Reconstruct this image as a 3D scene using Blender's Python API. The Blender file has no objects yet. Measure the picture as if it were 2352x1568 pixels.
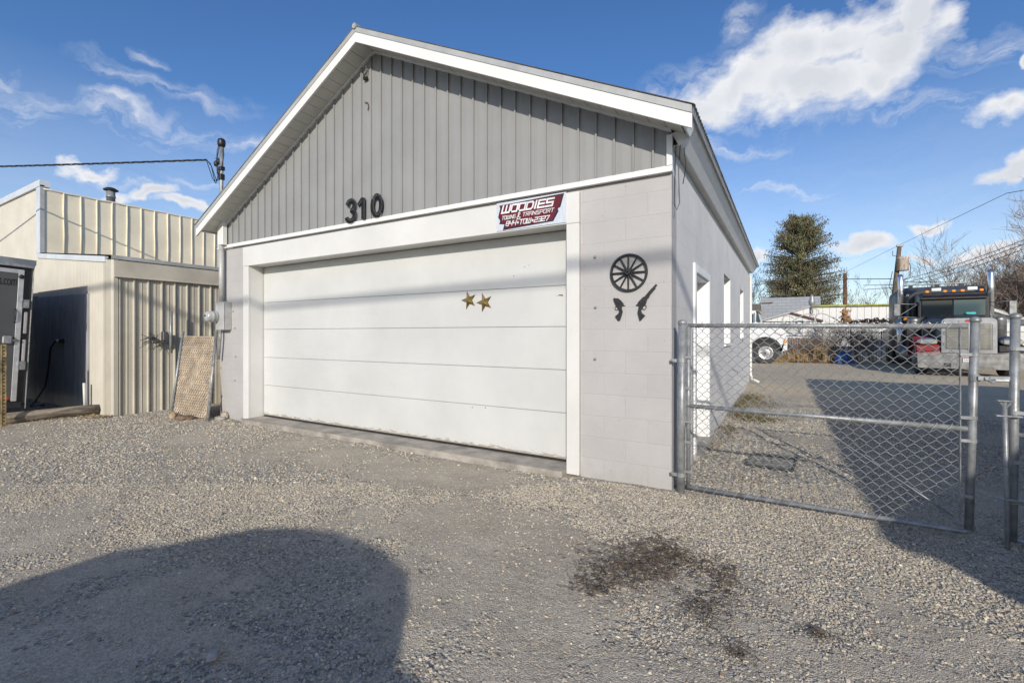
import bpy, math, random
import numpy as np
from mathutils import Vector, Matrix
random.seed(7); rng = np.random.default_rng(7)
R = math.radians
sc = bpy.context.scene
C = sc.collection

# ------------------------------------------------------------------ camera, world, sun, exposure
CAM = (.828, -4.108, 1.35)
cam = bpy.data.cameras.new('camera'); camo = bpy.data.objects.new('camera', cam); C.objects.link(camo)
camo.location = CAM; camo.rotation_euler = (R(90), 0, R(30.46))
cam.sensor_width = 36; cam.lens = 36 * 1061.6 / 2352; cam.shift_y = -16 / 2352
cam.clip_start = .05; cam.clip_end = 3000
sc.camera = camo
sc.view_settings.view_transform = 'Standard'; sc.view_settings.look = 'None'
sc.view_settings.exposure = 0.0; sc.view_settings.gamma = 1

SUN = Vector((1.1, -2.35, 1.0)).normalized()          # towards the sun
SUN_EL = math.asin(SUN.z); SUN_AZ = math.atan2(SUN.x, SUN.y)
sl = bpy.data.lights.new('sun', 'SUN'); sl.energy = 4.0; sl.angle = R(.45); sl.color = (1, .935, .83)
so = bpy.data.objects.new('sun', sl); C.objects.link(so)
so.rotation_euler = SUN.to_track_quat('Z', 'Y').to_euler(); so.location = (5, -20, 20)

# photo helpers: a pixel of the 2352 wide view to a point on a plane
cth, sth = .862 / math.hypot(.862, .507), .507 / math.hypot(.862, .507)
def ray(px, py):
    r = (px - 1176) / 1061.6; q = (768 - py) / 1061.6
    return Vector((r * cth - sth, r * sth + cth, q))
def on_y(px, py, y):
    d = ray(px, py); t = (y - CAM[1]) / d.y; return Vector(CAM) + d * t
def on_z(px, py, z=0):
    d = ray(px, py); t = (z - CAM[2]) / d.z; return Vector(CAM) + d * t

W = bpy.data.worlds.new('World'); sc.world = W; W.use_nodes = True
nt = W.node_tree; nt.nodes.clear()
def N(tree, kind, **kw):
    n = tree.nodes.new(kind)
    for k, v in kw.items():
        if k.startswith('i_'):
            key = k[2:]
            n.inputs[int(key) if key.isdigit() else key].default_value = v
        else: setattr(n, k, v)
    return n
def L(tree, a, b): tree.links.new(a, b)
def math_(t, op, a, b=None, clamp=False):
    n = N(t, 'ShaderNodeMath', operation=op); n.use_clamp = clamp
    for i, v in enumerate((a, b)):
        if v is None: continue
        if isinstance(v, (int, float)): n.inputs[i].default_value = v
        else: L(t, v, n.inputs[i])
    return n.outputs[0]
def build_world():
    t = nt
    tc = N(t, 'ShaderNodeTexCoord')
    sep = N(t, 'ShaderNodeSeparateXYZ'); L(t, tc.outputs['Generated'], sep.inputs[0])
    az = math_(t, 'ARCTAN2', sep.outputs[0], sep.outputs[1]); el = math_(t, 'ARCSINE', sep.outputs[2])
    comb = N(t, 'ShaderNodeCombineXYZ'); L(t, az, comb.inputs[0]); L(t, el, comb.inputs[1])
    # warp
    nz = N(t, 'ShaderNodeTexNoise', i_Scale=9.0, i_Detail=8.0, i_Roughness=.55); L(t, comb.outputs[0], nz.inputs['Vector'])
    sub = N(t, 'ShaderNodeVectorMath', operation='SUBTRACT'); L(t, nz.outputs['Color'], sub.inputs[0]); sub.inputs[1].default_value = (.5, .5, .5)
    scl = N(t, 'ShaderNodeVectorMath', operation='SCALE'); L(t, sub.outputs[0], scl.inputs[0]); scl.inputs['Scale'].default_value = .13
    add = N(t, 'ShaderNodeVectorMath', operation='ADD'); L(t, comb.outputs[0], add.inputs[0]); L(t, scl.outputs[0], add.inputs[1])
    def ang(px, py):
        d = ray(px, py).normalized(); return math.atan2(d.x, d.y), math.asin(d.z)
    def blobs(lst):
        cur = None
        for (px, py, rx, ry, rot) in lst:
            a0, e0 = ang(px, py); a1, e1 = ang(px + 10, py); a2, e2 = ang(px, py - 10)
            sx = math.hypot(a1 - a0, e1 - e0) / 10 * rx; sy = math.hypot(a2 - a0, e2 - e0) / 10 * ry
            tilt = math.atan2(e1 - e0, a1 - a0)
            m = N(t, 'ShaderNodeMapping', vector_type='TEXTURE'); L(t, add.outputs[0], m.inputs[0])
            m.inputs['Location'].default_value = (a0, e0, 0); m.inputs['Rotation'].default_value = (0, 0, tilt + R(rot))
            m.inputs['Scale'].default_value = (sx, sy, 1)
            ln = N(t, 'ShaderNodeVectorMath', operation='LENGTH'); L(t, m.outputs[0], ln.inputs[0])
            v = math_(t, 'SUBTRACT', 1.0, ln.outputs['Value'])
            cur = v if cur is None else math_(t, 'MAXIMUM', cur, v)
        return cur
    cum = blobs([(1600, 245, 125, 60, 5), (1700, 195, 150, 80, 20), (1830, 120, 150, 95, 20), (1930, 90, 150, 95, 15), (2060, 95, 130, 105, 20),
                 (2120, 30, 80, 70, 0), (1850, 200, 260, 85, 8), (2010, 170, 120, 70, 10), (2300, 250, 95, 55, 10), (2330, 405, 95, 32, 5), (2150, 513, 70, 20, 4),
                 (1975, 565, 105, 32, -2), (345, 444, 75, 20, 4), (190, 398, 75, 22, -4), (235, 452, 85, 28, 0),
                 (2265, 590, 120, 30, 6), (2110, 595, 60, 16, 0), (1740, 590, 34, 30, 0), (430, 480, 85, 22, -8), (2345, 115, 24, 34, 0)])
    wis = blobs([(60, 238, 170, 46, -8), (230, 268, 130, 40, -8), (60, 240, 120, 36, -8), (380, 205, 230, 34, -16), (420, 310, 260, 30, -6), (560, 330, 120, 26, 0), (1560, 210, 250, 70, 25), (2240, 110, 210, 50, 22), (2200, 235, 260, 34, 5),
                 (1800, 275, 240, 30, 2), (350, 118, 55, 22, -20), (300, 255, 160, 30, -12), (1680, 330, 200, 26, 0), (1800, 445, 200, 24, 2), (2050, 610, 380, 36, 0), (640, 305, 60, 26, 20),
                 (10, 185, 50, 26, 0), (460, 480, 90, 30, 0), (1700, 60, 60, 50, 50), (380, 420, 300, 22, 0)])
    n2 = N(t, 'ShaderNodeTexNoise', i_Scale=16.0, i_Detail=9.0, i_Roughness=.6)
    mp = N(t, 'ShaderNodeMapping'); L(t, comb.outputs[0], mp.inputs[0]); mp.inputs['Scale'].default_value = (.8, 1.7, 1)
    L(t, mp.outputs[0], n2.inputs['Vector'])
    f2 = math_(t, 'MULTIPLY', math_(t, 'SUBTRACT', n2.outputs['Fac'], .5), 1.1)
    a_c = math_(t, 'MULTIPLY', math_(t, 'ADD', math_(t, 'ADD', cum, f2), .04), 1.75, True)
    a_c = math_(t, 'SMOOTH_MIN', a_c, 1.0) if False else a_c
    n3 = N(t, 'ShaderNodeTexNoise', i_Scale=11.0, i_Detail=10.0, i_Roughness=.68)
    mp3 = N(t, 'ShaderNodeMapping'); L(t, add.outputs[0], mp3.inputs[0]); mp3.inputs['Scale'].default_value = (.7, 3.2, 1); mp3.inputs['Rotation'].default_value = (0, 0, R(-12))
    L(t, mp3.outputs[0], n3.inputs['Vector'])
    w = math_(t, 'MULTIPLY', math_(t, 'ADD', wis, .1, True), math_(t, 'MULTIPLY', math_(t, 'SUBTRACT', n3.outputs['Fac'], .38), 3.0, True), True)
    a_w = math_(t, 'MULTIPLY', w, .78, True)
    # thin veil towards the horizon
    alpha = math_(t, 'MAXIMUM', a_c, a_w)
    # unseen broken cloud bank, added behind the camera as neutral fill light
    bk = math_(t, 'ADD', math_(t, 'MULTIPLY', sep.outputs[0], .424), math_(t, 'MULTIPLY', sep.outputs[1], -.905))
    nb = N(t, 'ShaderNodeTexNoise', i_Scale=3.0, i_Detail=8.0, i_Roughness=.6); L(t, tc.outputs['Generated'], nb.inputs['Vector'])
    bank = math_(t, 'MULTIPLY', math_(t, 'MULTIPLY', math_(t, 'SUBTRACT', bk, .02), 3.5, True), math_(t, 'MULTIPLY', math_(t, 'SUBTRACT', nb.outputs['Fac'], .36), 6, True))
    alpha = math_(t, 'MAXIMUM', alpha, math_(t, 'MULTIPLY', bank, .12))
    veil = math_(t, 'MULTIPLY', math_(t, 'MULTIPLY', math_(t, 'SUBTRACT', .42, el), 1.5, True), math_(t, 'ADD', .35, math_(t, 'MULTIPLY', n3.outputs['Fac'], .9)))
    alpha = math_(t, 'MAXIMUM', alpha, math_(t, 'MULTIPLY', veil, .78, True))
    # shading: grey where the cloud is thick and low
    n4 = N(t, 'ShaderNodeTexNoise', i_Scale=7.0, i_Detail=6.0, i_Roughness=.55); L(t, add.outputs[0], n4.inputs['Vector'])
    thick = math_(t, 'MULTIPLY', math_(t, 'SUBTRACT', math_(t, 'ADD', cum, math_(t, 'MULTIPLY', math_(t, 'SUBTRACT', n4.outputs['Fac'], .5), 1.6)), .25), 1.5, True)
    cm = N(t, 'ShaderNodeMix', data_type='RGBA'); L(t, thick, cm.inputs['Factor'])
    cm.inputs['A'].default_value = (9.0, 9.1, 9.4, 1); cm.inputs['B'].default_value = (6.9, 7.2, 7.8, 1)
    sky = N(t, 'ShaderNodeTexSky', sky_type='NISHITA'); sky.sun_disc = False
    sky.sun_elevation = SUN_EL; sky.sun_rotation = SUN_AZ; sky.altitude = 900; sky.air_density = 1.0; sky.dust_density = .9; sky.ozone_density = 2.2
    mx = N(t, 'ShaderNodeMix', data_type='RGBA'); L(t, alpha, mx.inputs['Factor'])
    hs = N(t, 'ShaderNodeHueSaturation', i_Saturation=1.22, i_Value=1.55); hs.inputs['Hue'].default_value = .508; L(t, sky.outputs[0], hs.inputs['Color']); L(t, hs.outputs[0], mx.inputs['A']); L(t, cm.outputs['Result'], mx.inputs['B'])
    bg = N(t, 'ShaderNodeBackground'); L(t, mx.outputs['Result'], bg.inputs[0]); bg.inputs[1].default_value = .1
    out = N(t, 'ShaderNodeOutputWorld'); L(t, bg.outputs[0], out.inputs[0])
build_world()

# ------------------------------------------------------------------ materials
MATS = {}
def mat(name, col, rough=.7, metal=0, nscale=6, namp=.12, bump=0, bscale=60, spec=.5, col2=None, stretch=(1, 1, 1), detail=4):
    """principled with blotchy colour variation and fine bump"""
    if name in MATS: return MATS[name]
    m = bpy.data.materials.new(name); m.use_nodes = True; t = m.node_tree; b = t.nodes['Principled BSDF']
    b.inputs['Roughness'].default_value = rough; b.inputs['Metallic'].default_value = metal; b.inputs['Specular IOR Level'].default_value = spec
    tc = N(t, 'ShaderNodeTexCoord'); mp = N(t, 'ShaderNodeMapping'); L(t, tc.outputs['Object'], mp.inputs[0]); mp.inputs['Scale'].default_value = stretch
    nz = N(t, 'ShaderNodeTexNoise', i_Scale=nscale, i_Detail=detail, i_Roughness=.6); L(t, mp.outputs[0], nz.inputs['Vector'])
    cr = N(t, 'ShaderNodeValToRGB'); L(t, nz.outputs['Fac'], cr.inputs[0])
    c2 = col2 or tuple(max(0, c * (1 - namp * 2.2)) for c in col)
    cr.color_ramp.elements[0].position = .3; cr.color_ramp.elements[0].color = (*c2, 1)
    cr.color_ramp.elements[1].position = .66; cr.color_ramp.elements[1].color = (*[min(1, c * (1 + namp * .5)) for c in col], 1)
    L(t, cr.outputs[0], b.inputs['Base Color'])
    if bump:
        n2 = N(t, 'ShaderNodeTexNoise', i_Scale=bscale, i_Detail=3.0); L(t, tc.outputs['Object'], n2.inputs['Vector'])
        bp = N(t, 'ShaderNodeBump', i_Strength=bump, i_Distance=.01); L(t, n2.outputs['Fac'], bp.inputs['Height']); L(t, bp.outputs[0], b.inputs['Normal'])
    MATS[name] = m; return m
def swz(t, src, u, v):
    s = N(t, 'ShaderNodeSeparateXYZ'); L(t, src, s.inputs[0]); c = N(t, 'ShaderNodeCombineXYZ')
    L(t, s.outputs[u], c.inputs[0]); L(t, s.outputs[v], c.inputs[1]); return c.outputs[0]
def block_mat(name, u, col, col2):
    m = bpy.data.materials.new(name); m.use_nodes = True; t = m.node_tree; b = t.nodes['Principled BSDF']; b.inputs['Roughness'].default_value = .75
    tc = N(t, 'ShaderNodeTexCoord'); v = swz(t, tc.outputs['Object'], u, 2)
    wn = N(t, 'ShaderNodeTexNoise', i_Scale=5.0, i_Detail=4.0); L(t, tc.outputs['Object'], wn.inputs['Vector'])
    sb = N(t, 'ShaderNodeVectorMath', operation='SCALE', i_Scale=.012); L(t, wn.outputs['Color'], sb.inputs[0])
    ad = N(t, 'ShaderNodeVectorMath', operation='ADD'); L(t, v, ad.inputs[0]); L(t, sb.outputs[0], ad.inputs[1])
    br = N(t, 'ShaderNodeTexBrick', offset=.5); L(t, ad.outputs[0], br.inputs['Vector'])
    br.inputs['Scale'].default_value = 1; br.inputs['Brick Width'].default_value = .4; br.inputs['Row Height'].default_value = .2; br.inputs['Mortar Size'].default_value = .006; br.inputs['Mortar Smooth'].default_value = .6
    br.inputs['Color1'].default_value = (1, 1, 1, 1); br.inputs['Color2'].default_value = (.965, .965, .965, 1); br.inputs['Mortar'].default_value = (.95, .95, .95, 1)
    nz = N(t, 'ShaderNodeTexNoise', i_Scale=1.6, i_Detail=7.0, i_Roughness=.65); L(t, tc.outputs['Object'], nz.inputs['Vector'])
    cr = N(t, 'ShaderNodeValToRGB'); L(t, nz.outputs['Fac'], cr.inputs[0])
    cr.color_ramp.elements[0].position = .32; cr.color_ramp.elements[0].color = (*col2, 1); cr.color_ramp.elements[1].position = .68; cr.color_ramp.elements[1].color = (*col, 1)
    mu = N(t, 'ShaderNodeMix', data_type='RGBA', blend_type='MULTIPLY'); mu.inputs['Factor'].default_value = 1; L(t, cr.outputs[0], mu.inputs['A']); L(t, br.outputs['Color'], mu.inputs['B'])
    gp_ = N(t, 'ShaderNodeNewGeometry'); sz = N(t, 'ShaderNodeSeparateXYZ'); L(t, gp_.outputs['Position'], sz.inputs[0])
    nd = N(t, 'ShaderNodeTexNoise', i_Scale=7.0, i_Detail=6.0, i_Roughness=.7); L(t, tc.outputs['Object'], nd.inputs['Vector'])
    dz = math_(t, 'MULTIPLY', math_(t, 'ADD', math_(t, 'SUBTRACT', .16, sz.outputs[2]), math_(t, 'MULTIPLY', math_(t, 'SUBTRACT', nd.outputs['Fac'], .5), .55)), 3.0, True)
    md = N(t, 'ShaderNodeMix', data_type='RGBA'); L(t, math_(t, 'MULTIPLY', dz, .45), md.inputs['Factor']); L(t, mu.outputs['Result'], md.inputs['A']); md.inputs['B'].default_value = (.26, .22, .17, 1)
    mu = md
    # small pocks, chips
    vo = N(t, 'ShaderNodeTexVoronoi', i_Scale=9.0); L(t, tc.outputs['Object'], vo.inputs['Vector'])
    pk = math_(t, 'LESS_THAN', vo.outputs['Distance'], .045)
    m3 = N(t, 'ShaderNodeMix', data_type='RGBA'); L(t, math_(t, 'MULTIPLY', pk, .5), m3.inputs['Factor']); L(t, mu.outputs['Result'], m3.inputs['A']); m3.inputs['B'].default_value = (.12, .11, .1, 1)
    L(t, m3.outputs['Result'], b.inputs['Base Color'])
    n2 = N(t, 'ShaderNodeTexNoise', i_Scale=55.0, i_Detail=4.0, i_Roughness=.7); L(t, tc.outputs['Object'], n2.inputs['Vector'])
    h = math_(t, 'ADD', math_(t, 'MULTIPLY', n2.outputs['Fac'], .5), math_(t, 'MULTIPLY', br.outputs['Fac'], -.28))
    bp = N(t, 'ShaderNodeBump', i_Strength=.55, i_Distance=.008); L(t, h, bp.inputs['Height']); L(t, bp.outputs[0], b.inputs['Normal'])
    MATS[name] = m; return m
def paint_mat(name, col, chip=(.35, .31, .26), chipz=None, chips=.5, rough=.55, grain=(2, 2, 60)):
    """painted wood: faint grain, flaked spots, peeling along the bottom edge (chipz)"""
    m = bpy.data.materials.new(name); m.use_nodes = True; t = m.node_tree; b = t.nodes['Principled BSDF']; b.inputs['Roughness'].default_value = rough
    tc = N(t, 'ShaderNodeTexCoord'); geo = N(t, 'ShaderNodeNewGeometry')
    nz = N(t, 'ShaderNodeTexNoise', i_Scale=1.2, i_Detail=6.0, i_Roughness=.6); L(t, tc.outputs['Object'], nz.inputs['Vector'])
    cr = N(t, 'ShaderNodeValToRGB'); L(t, nz.outputs['Fac'], cr.inputs[0])
    cr.color_ramp.elements[0].position = .3; cr.color_ramp.elements[0].color = (*[c * .86 for c in col], 1); cr.color_ramp.elements[1].position = .7; cr.color_ramp.elements[1].color = (*col, 1)
    mp = N(t, 'ShaderNodeMapping'); L(t, geo.outputs['Position'], mp.inputs[0]); mp.inputs['Scale'].default_value = (9, 9, 55)
    n1 = N(t, 'ShaderNodeTexNoise', i_Scale=1.0, i_Detail=5.0, i_Roughness=.65); L(t, mp.outputs[0], n1.inputs['Vector'])
    v = math_(t, 'SUBTRACT', n1.outputs['Fac'], .76 - .04 * chips)
    if chipz is not None:
        sp = N(t, 'ShaderNodeSeparateXYZ'); L(t, geo.outputs['Position'], sp.inputs[0])
        d = math_(t, 'MULTIPLY', math_(t, 'SUBTRACT', chipz + .06, sp.outputs[2]), 5.5, True)
        v = math_(t, 'ADD', v, d)
    msk = math_(t, 'MULTIPLY', v, 40, True)
    mx = N(t, 'ShaderNodeMix', data_type='RGBA'); L(t, msk, mx.inputs['Factor']); L(t, cr.outputs[0], mx.inputs['A']); mx.inputs['B'].default_value = (*chip, 1)
    L(t, mx.outputs['Result'], b.inputs['Base Color'])
    mp2 = N(t, 'ShaderNodeMapping'); L(t, tc.outputs['Object'], mp2.inputs[0]); mp2.inputs['Scale'].default_value = grain
    n2 = N(t, 'ShaderNodeTexNoise', i_Scale=2.0, i_Detail=4.0); L(t, mp2.outputs[0], n2.inputs['Vector'])
    h = math_(t, 'SUBTRACT', n2.outputs['Fac'], math_(t, 'MULTIPLY', msk, .8))
    bp = N(t, 'ShaderNodeBump', i_Strength=.25, i_Distance=.004); L(t, h, bp.inputs['Height']); L(t, bp.outputs[0], b.inputs['Normal'])
    MATS[name] = m; return m
def glass_mat(name, col=(.01, .015, .02), rough=.06):
    m = bpy.data.materials.new(name); m.use_nodes = True; b = m.node_tree.nodes['Principled BSDF']
    b.inputs['Base Color'].default_value = (*col, 1); b.inputs['Roughness'].default_value = rough; b.inputs['Specular IOR Level'].default_value = .6
    MATS[name] = m; return m

M_block_f = block_mat('painted_block_front', 0, (.46, .445, .435), (.405, .39, .38))
M_block_s = block_mat('painted_block_side_brightened', 1, (.72, .70, .675), (.60, .595, .59))  # same paint as the front wall, lightened to stand in for stronger light
M_side = mat('grey_steel_siding', (.285, .285, .28), .45, .0, 1.5, .05, .15, 5)
M_white = paint_mat('white_trim_paint', (.70, .69, .66), chips=.6)
M_door = paint_mat('white_door_paint', (.60, .60, .58), chipz=.1, chips=.2)
M_fascia = mat('white_fascia_metal', (.76, .745, .72), .4, 0, 2, .03, .08, 30)
M_soffit = mat('soffit_vinyl', (.60, .59, .53), .5, 0, 2, .04)
M_roofm = mat('weathered_roof_metal', (.44, .44, .42), .5, .15, 4, .25, .1, 20)
M_greytrim = mat('grey_drip_metal', (.47, .47, .455), .45, .2, 3, .1)
M_galv = mat('galvanised_pipe', (.33, .34, .345), .42, .3, 14, .2, .12, 120)
M_wire = mat('galvanised_wire', (.36, .37, .37), .4, .35, 20, .15)
M_rust = mat('rusty_steel', (.20, .10, .055), .8, .3, 20, .3)
M_conc = mat('concrete', (.38, .345, .30), .9, 0, 5, .2, .5, 40)
M_black = mat('black_cast_metal', (.030, .031, .032), .5, .3, 20, .15, .2, 80)
M_blackcor = mat('black_corrugated', (.022, .023, .027), .42, .2, 20, .15)
M_brass = mat('aged_brass', (.40, .29, .11), .38, .75, 22, .35, .1, 60)
M_boxgrey = mat('meter_grey_paint', (.47, .47, .455), .5, .1, 8, .1)
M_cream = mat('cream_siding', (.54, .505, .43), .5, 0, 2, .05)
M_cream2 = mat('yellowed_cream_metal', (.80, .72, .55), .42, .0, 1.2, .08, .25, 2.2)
M_tan = mat('tan_ribbed_metal', (.53, .49, .40), .45, 0, 2, .07)
M_tan2 = mat('tan_flashing', (.54, .49, .40), .5, 0, 2, .1, .3, 3)
M_flash = mat('blue_white_flashing', (.60, .63, .66), .45, 0, 3, .06)
M_tar = mat('tar_edge', (.03, .03, .03), .9, 0, 20, .3)
M_log = mat('weathered_timber', (.30, .25, .19), .85, 0, 3, .35, .6, 30, stretch=(6, 1, 6))
M_slat = mat('tan_privacy_slat', (.52, .415, .30), .7, 0, 6, .2, .2, 40)
M_rubber = mat('black_rubber', (.022, .022, .023), .8, 0, 20, .2)
M_chrome = mat('chrome', (.74, .76, .79), .2, .9, 3, .1)
M_alu = mat('dull_aluminium', (.25, .25, .25), .4, .7, 5, .25, .2, 15)
M_truck = mat('black_truck_paint', (.022, .021, .024), .36, .0, 6, .3)
M_glass = glass_mat('dark_glass'); M_glassb = glass_mat('teal_glass', (.05, .085, .095), .08)
M_amber = mat('amber_lens', (.85, .28, .02), .3)
M_red = mat('red_paint', (.50, .02, .02), .4)
M_wtruck = mat('white_truck_paint', (.70, .71, .71), .3, 0, 4, .04)
M_pole = mat('old_pole_timber', (.17, .13, .095), .9, 0, 8, .35, .5, 30, stretch=(4, 4, .6))
M_bark = mat('grey_bark', (.14, .115, .095), .95, 0, 8, .3)
M_twig = mat('brown_twig', (.24, .18, .13), .9, 0, 4, .3)
M_trail = mat('trailer_grey_skin', (.085, .088, .088), .35, .1, 2, .05)
M_trailb = mat('trailer_black', (.02, .02, .021), .4)
M_decal = mat('black_decal', (.008, .008, .01), .5)

# ------------------------------------------------------------------ mesh helpers
def tag(o, label=None, cat=None, group=None, kind=None):
    for k, v in (('label', label), ('category', cat), ('group', group), ('kind', kind)):
        if v: o[k] = v
    return o
def thing(name, label, cat, loc=(0, 0, 0), rz=0, group=None, rot=None):
    o = bpy.data.objects.new(name, None); o.empty_display_size = .1; C.objects.link(o); o.location = loc; o.rotation_euler = rot or (0, 0, rz)
    return tag(o, label, cat, group)
def rootof(o):
    while o.parent: o = o.parent
    return o
class MB:
    def __init__(s): s.v = []; s.f = []
    def add(s, vs, fs):
        n = len(s.v); s.v += [tuple(p) for p in vs]; s.f += [tuple(i + n for i in f) for f in fs]; return s
    def box(s, x0, x1, y0, y1, z0, z1):
        return s.add([(x0, y0, z0), (x1, y0, z0), (x1, y1, z0), (x0, y1, z0), (x0, y0, z1), (x1, y0, z1), (x1, y1, z1), (x0, y1, z1)],
                     [(0, 3, 2, 1), (4, 5, 6, 7), (0, 1, 5, 4), (1, 2, 6, 5), (2, 3, 7, 6), (3, 0, 4, 7)])
    def bbox(s, x0, x1, y0, y1, z0, z1, b=.01):
        """box with bevelled edges"""
        xs, ys, zs = (x0, x1), (y0, y1), (z0, z1); vs = []; idx = {}
        for i in (0, 1):
            for j in (0, 1):
                for k in (0, 1):
                    sx, sy, sz = (1, -1)[i], (1, -1)[j], (1, -1)[k]; c = (xs[i], ys[j], zs[k])
                    for a, d in enumerate(((0, 1, 1), (1, 0, 1), (1, 1, 0))):
                        idx[i, j, k, a] = len(vs); vs.append((c[0] + sx * b * d[0], c[1] + sy * b * d[1], c[2] + sz * b * d[2]))
        fs = []
        for a in range(3):
            o1, o2 = [q for q in range(3) if q != a]
            for e in (0, 1):
                q = []
                for (p, r) in ((0, 0), (1, 0), (1, 1), (0, 1)):
                    k = [0, 0, 0]; k[a] = e; k[o1] = p; k[o2] = r; q.append(idx[(*k, a)])
                fs.append(q)
            for p in (0, 1):
                for r in (0, 1):
                    k0 = [0, 0, 0]; k0[o1] = p; k0[o2] = r; k1 = list(k0); k1[a] = 1
                    fs.append([idx[(*k0, o1)], idx[(*k0, o2)], idx[(*k1, o2)], idx[(*k1, o1)]])
        for i in (0, 1):
            for j in (0, 1):
                for k in (0, 1): fs.append([idx[i, j, k, a] for a in range(3)])
        return s.add(vs, fs)
    def quad(s, a, b, c, d): return s.add([a, b, c, d], [(0, 1, 2, 3)])
    def prism(s, poly, axis, a, b):
        """extrude a 2D outline along an axis"""
        n = len(poly)
        def P(u, v, w): return (w, u, v) if axis == 'x' else ((u, w, v) if axis == 'y' else (u, v, w))
        vs = [P(u, v, a) for u, v in poly] + [P(u, v, b) for u, v in poly]
        return s.add(vs, [tuple(range(n))[::-1], tuple(range(n, 2 * n))] + [(i, (i + 1) % n, n + (i + 1) % n, n + i) for i in range(n)])
    def tube(s, pts, r, n=8, caps=True, r1=None):
        pts = [Vector(p) for p in pts]; k = len(pts); base = len(s.v); up = None; rings = []
        for i, p in enumerate(pts):
            d = ((pts[min(i + 1, k - 1)] - pts[max(i - 1, 0)])).normalized()
            if up is None:
                up = Vector((0, 0, 1)) if abs(d.z) < .9 else Vector((1, 0, 0))
            x = d.cross(up).normalized() if d.cross(up).length > 1e-5 else Vector((1, 0, 0)); y = x.cross(d).normalized(); up = y
            rr = r if r1 is None else r + (r1 - r) * i / (k - 1)
            if isinstance(r, (list, tuple)): rr = r[i]
            rings.append([p + (x * math.cos(2 * math.pi * j / n) + y * math.sin(2 * math.pi * j / n)) * rr for j in range(n)])
        vs = [q for rg in rings for q in rg]; fs = []
        for i in range(k - 1):
            for j in range(n):
                fs.append((i * n + j, i * n + (j + 1) % n, (i + 1) * n + (j + 1) % n, (i + 1) * n + j))
        if caps: fs += [tuple(range(n))[::-1], tuple(range((k - 1) * n, k * n))]
        return s.add(vs, fs)
    def lathe(s, prof, c, axis='z', n=20):
        """prof: list of (r, h) along the axis"""
        vs = []
        for r, h in prof:
            for j in range(n):
                a = 2 * math.pi * j / n; u, v = r * math.cos(a), r * math.sin(a)
                q = (u, v, h) if axis == 'z' else ((h, u, v) if axis == 'x' else (u, h, v)); vs.append((c[0] + q[0], c[1] + q[1], c[2] + q[2]))
        m = len(prof); fs = [(i * n + j, i * n + (j + 1) % n, (i + 1) * n + (j + 1) % n, (i + 1) * n + j) for i in range(m - 1) for j in range(n)]
        fs += [tuple(range(n))[::-1], tuple(range((m - 1) * n, m * n))]
        return s.add(vs, fs)
    def build(s, name, m, parent=None, smooth=False, local=False, origin=None):
        me = bpy.data.meshes.new(name); v = np.array(s.v, dtype=float)
        o = bpy.data.objects.new(name, me); C.objects.link(o)
        if parent is not None:
            if not local: v = v - np.array(rootof(parent).location)
            o.parent = parent
        else:
            org = np.array(origin) if origin is not None else np.array([(v[:, 0].min() + v[:, 0].max()) / 2, (v[:, 1].min() + v[:, 1].max()) / 2, v[:, 2].min()])
            v = v - org; o.location = tuple(org)
        me.from_pydata([tuple(p) for p in v], [], s.f); me.update()
        import bmesh
        bm = bmesh.new(); bm.from_mesh(me); bmesh.ops.recalc_face_normals(bm, faces=bm.faces); bm.to_mesh(me); bm.free()
        if smooth:
            for p in me.polygons: p.use_smooth = True
            if smooth == 'auto':
                for e in me.edges: pass
                try: me.set_sharp_from_angle(angle=R(40))
                except Exception: pass
        if m: me.materials.append(m)
        return o
def np_mesh(name, v, f4, m, parent=None, attr=None, smooth=False, loc=None):
    """fast mesh from arrays: f4 is (n,k) with constant k"""
    me = bpy.data.meshes.new(name); n, k = f4.shape
    me.vertices.add(len(v)); me.vertices.foreach_set('co', np.ascontiguousarray(v, dtype=np.float32).ravel())
    me.loops.add(n * k); me.loops.foreach_set('vertex_index', np.ascontiguousarray(f4, dtype=np.int32).ravel())
    me.polygons.add(n); me.polygons.foreach_set('loop_start', np.arange(0, n * k, k, dtype=np.int32))
    me.polygons.foreach_set('use_smooth', np.full(n, smooth, dtype=bool))
    me.update(calc_edges=True)
    if attr is not None:
        for nm, arr in attr.items():
            if arr.ndim == 1:
                a = me.attributes.new(nm, 'FLOAT', 'POINT'); a.data.foreach_set('value', arr.astype(np.float32))
            else:
                a = me.attributes.new(nm, 'FLOAT_COLOR', 'POINT'); a.data.foreach_set('color', np.concatenate([arr, np.ones((len(arr), 1))], 1).astype(np.float32).ravel())
    me.materials.append(m); o = bpy.data.objects.new(name, me); C.objects.link(o)
    if parent: o.parent = parent
    if loc: o.location = loc
    return o
def copy_tree(o, parent=None):
    c = o.copy(); C.objects.link(c); c.parent = parent
    for ch in [q for q in o.children]: copy_tree(ch, c)
    return c
def ribs(axis, fixed, t0, t1, pitch, prof, z0, z1):
    """vertical sheet with a profile: axis 'x' runs along x at y=fixed(depth towards -y), axis 'y' runs along y at x=fixed (towards +x)"""
    pts = []; t = t0
    while t < t1 - 1e-6:
        for (u, d) in prof:
            q = t + u * pitch
            if q <= t1: pts.append((q, d))
        t += pitch
    pts.append((t1, prof[0][1])); mb = MB(); vs = []
    for (q, d) in pts:
        a = z0(q) if callable(z0) else z0; b = z1(q) if callable(z1) else z1
        p = (q, fixed - d) if axis == 'x' else (fixed + d, q)
        vs += [(p[0], p[1], a), (p[0], p[1], b)]
    return mb.add(vs, [(2 * i, 2 * i + 2, 2 * i + 3, 2 * i + 1) for i in range(len(pts) - 1)])
SINE = [(0, 0), (.25, .005), (.5, .022), (.75, .017)]

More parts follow.
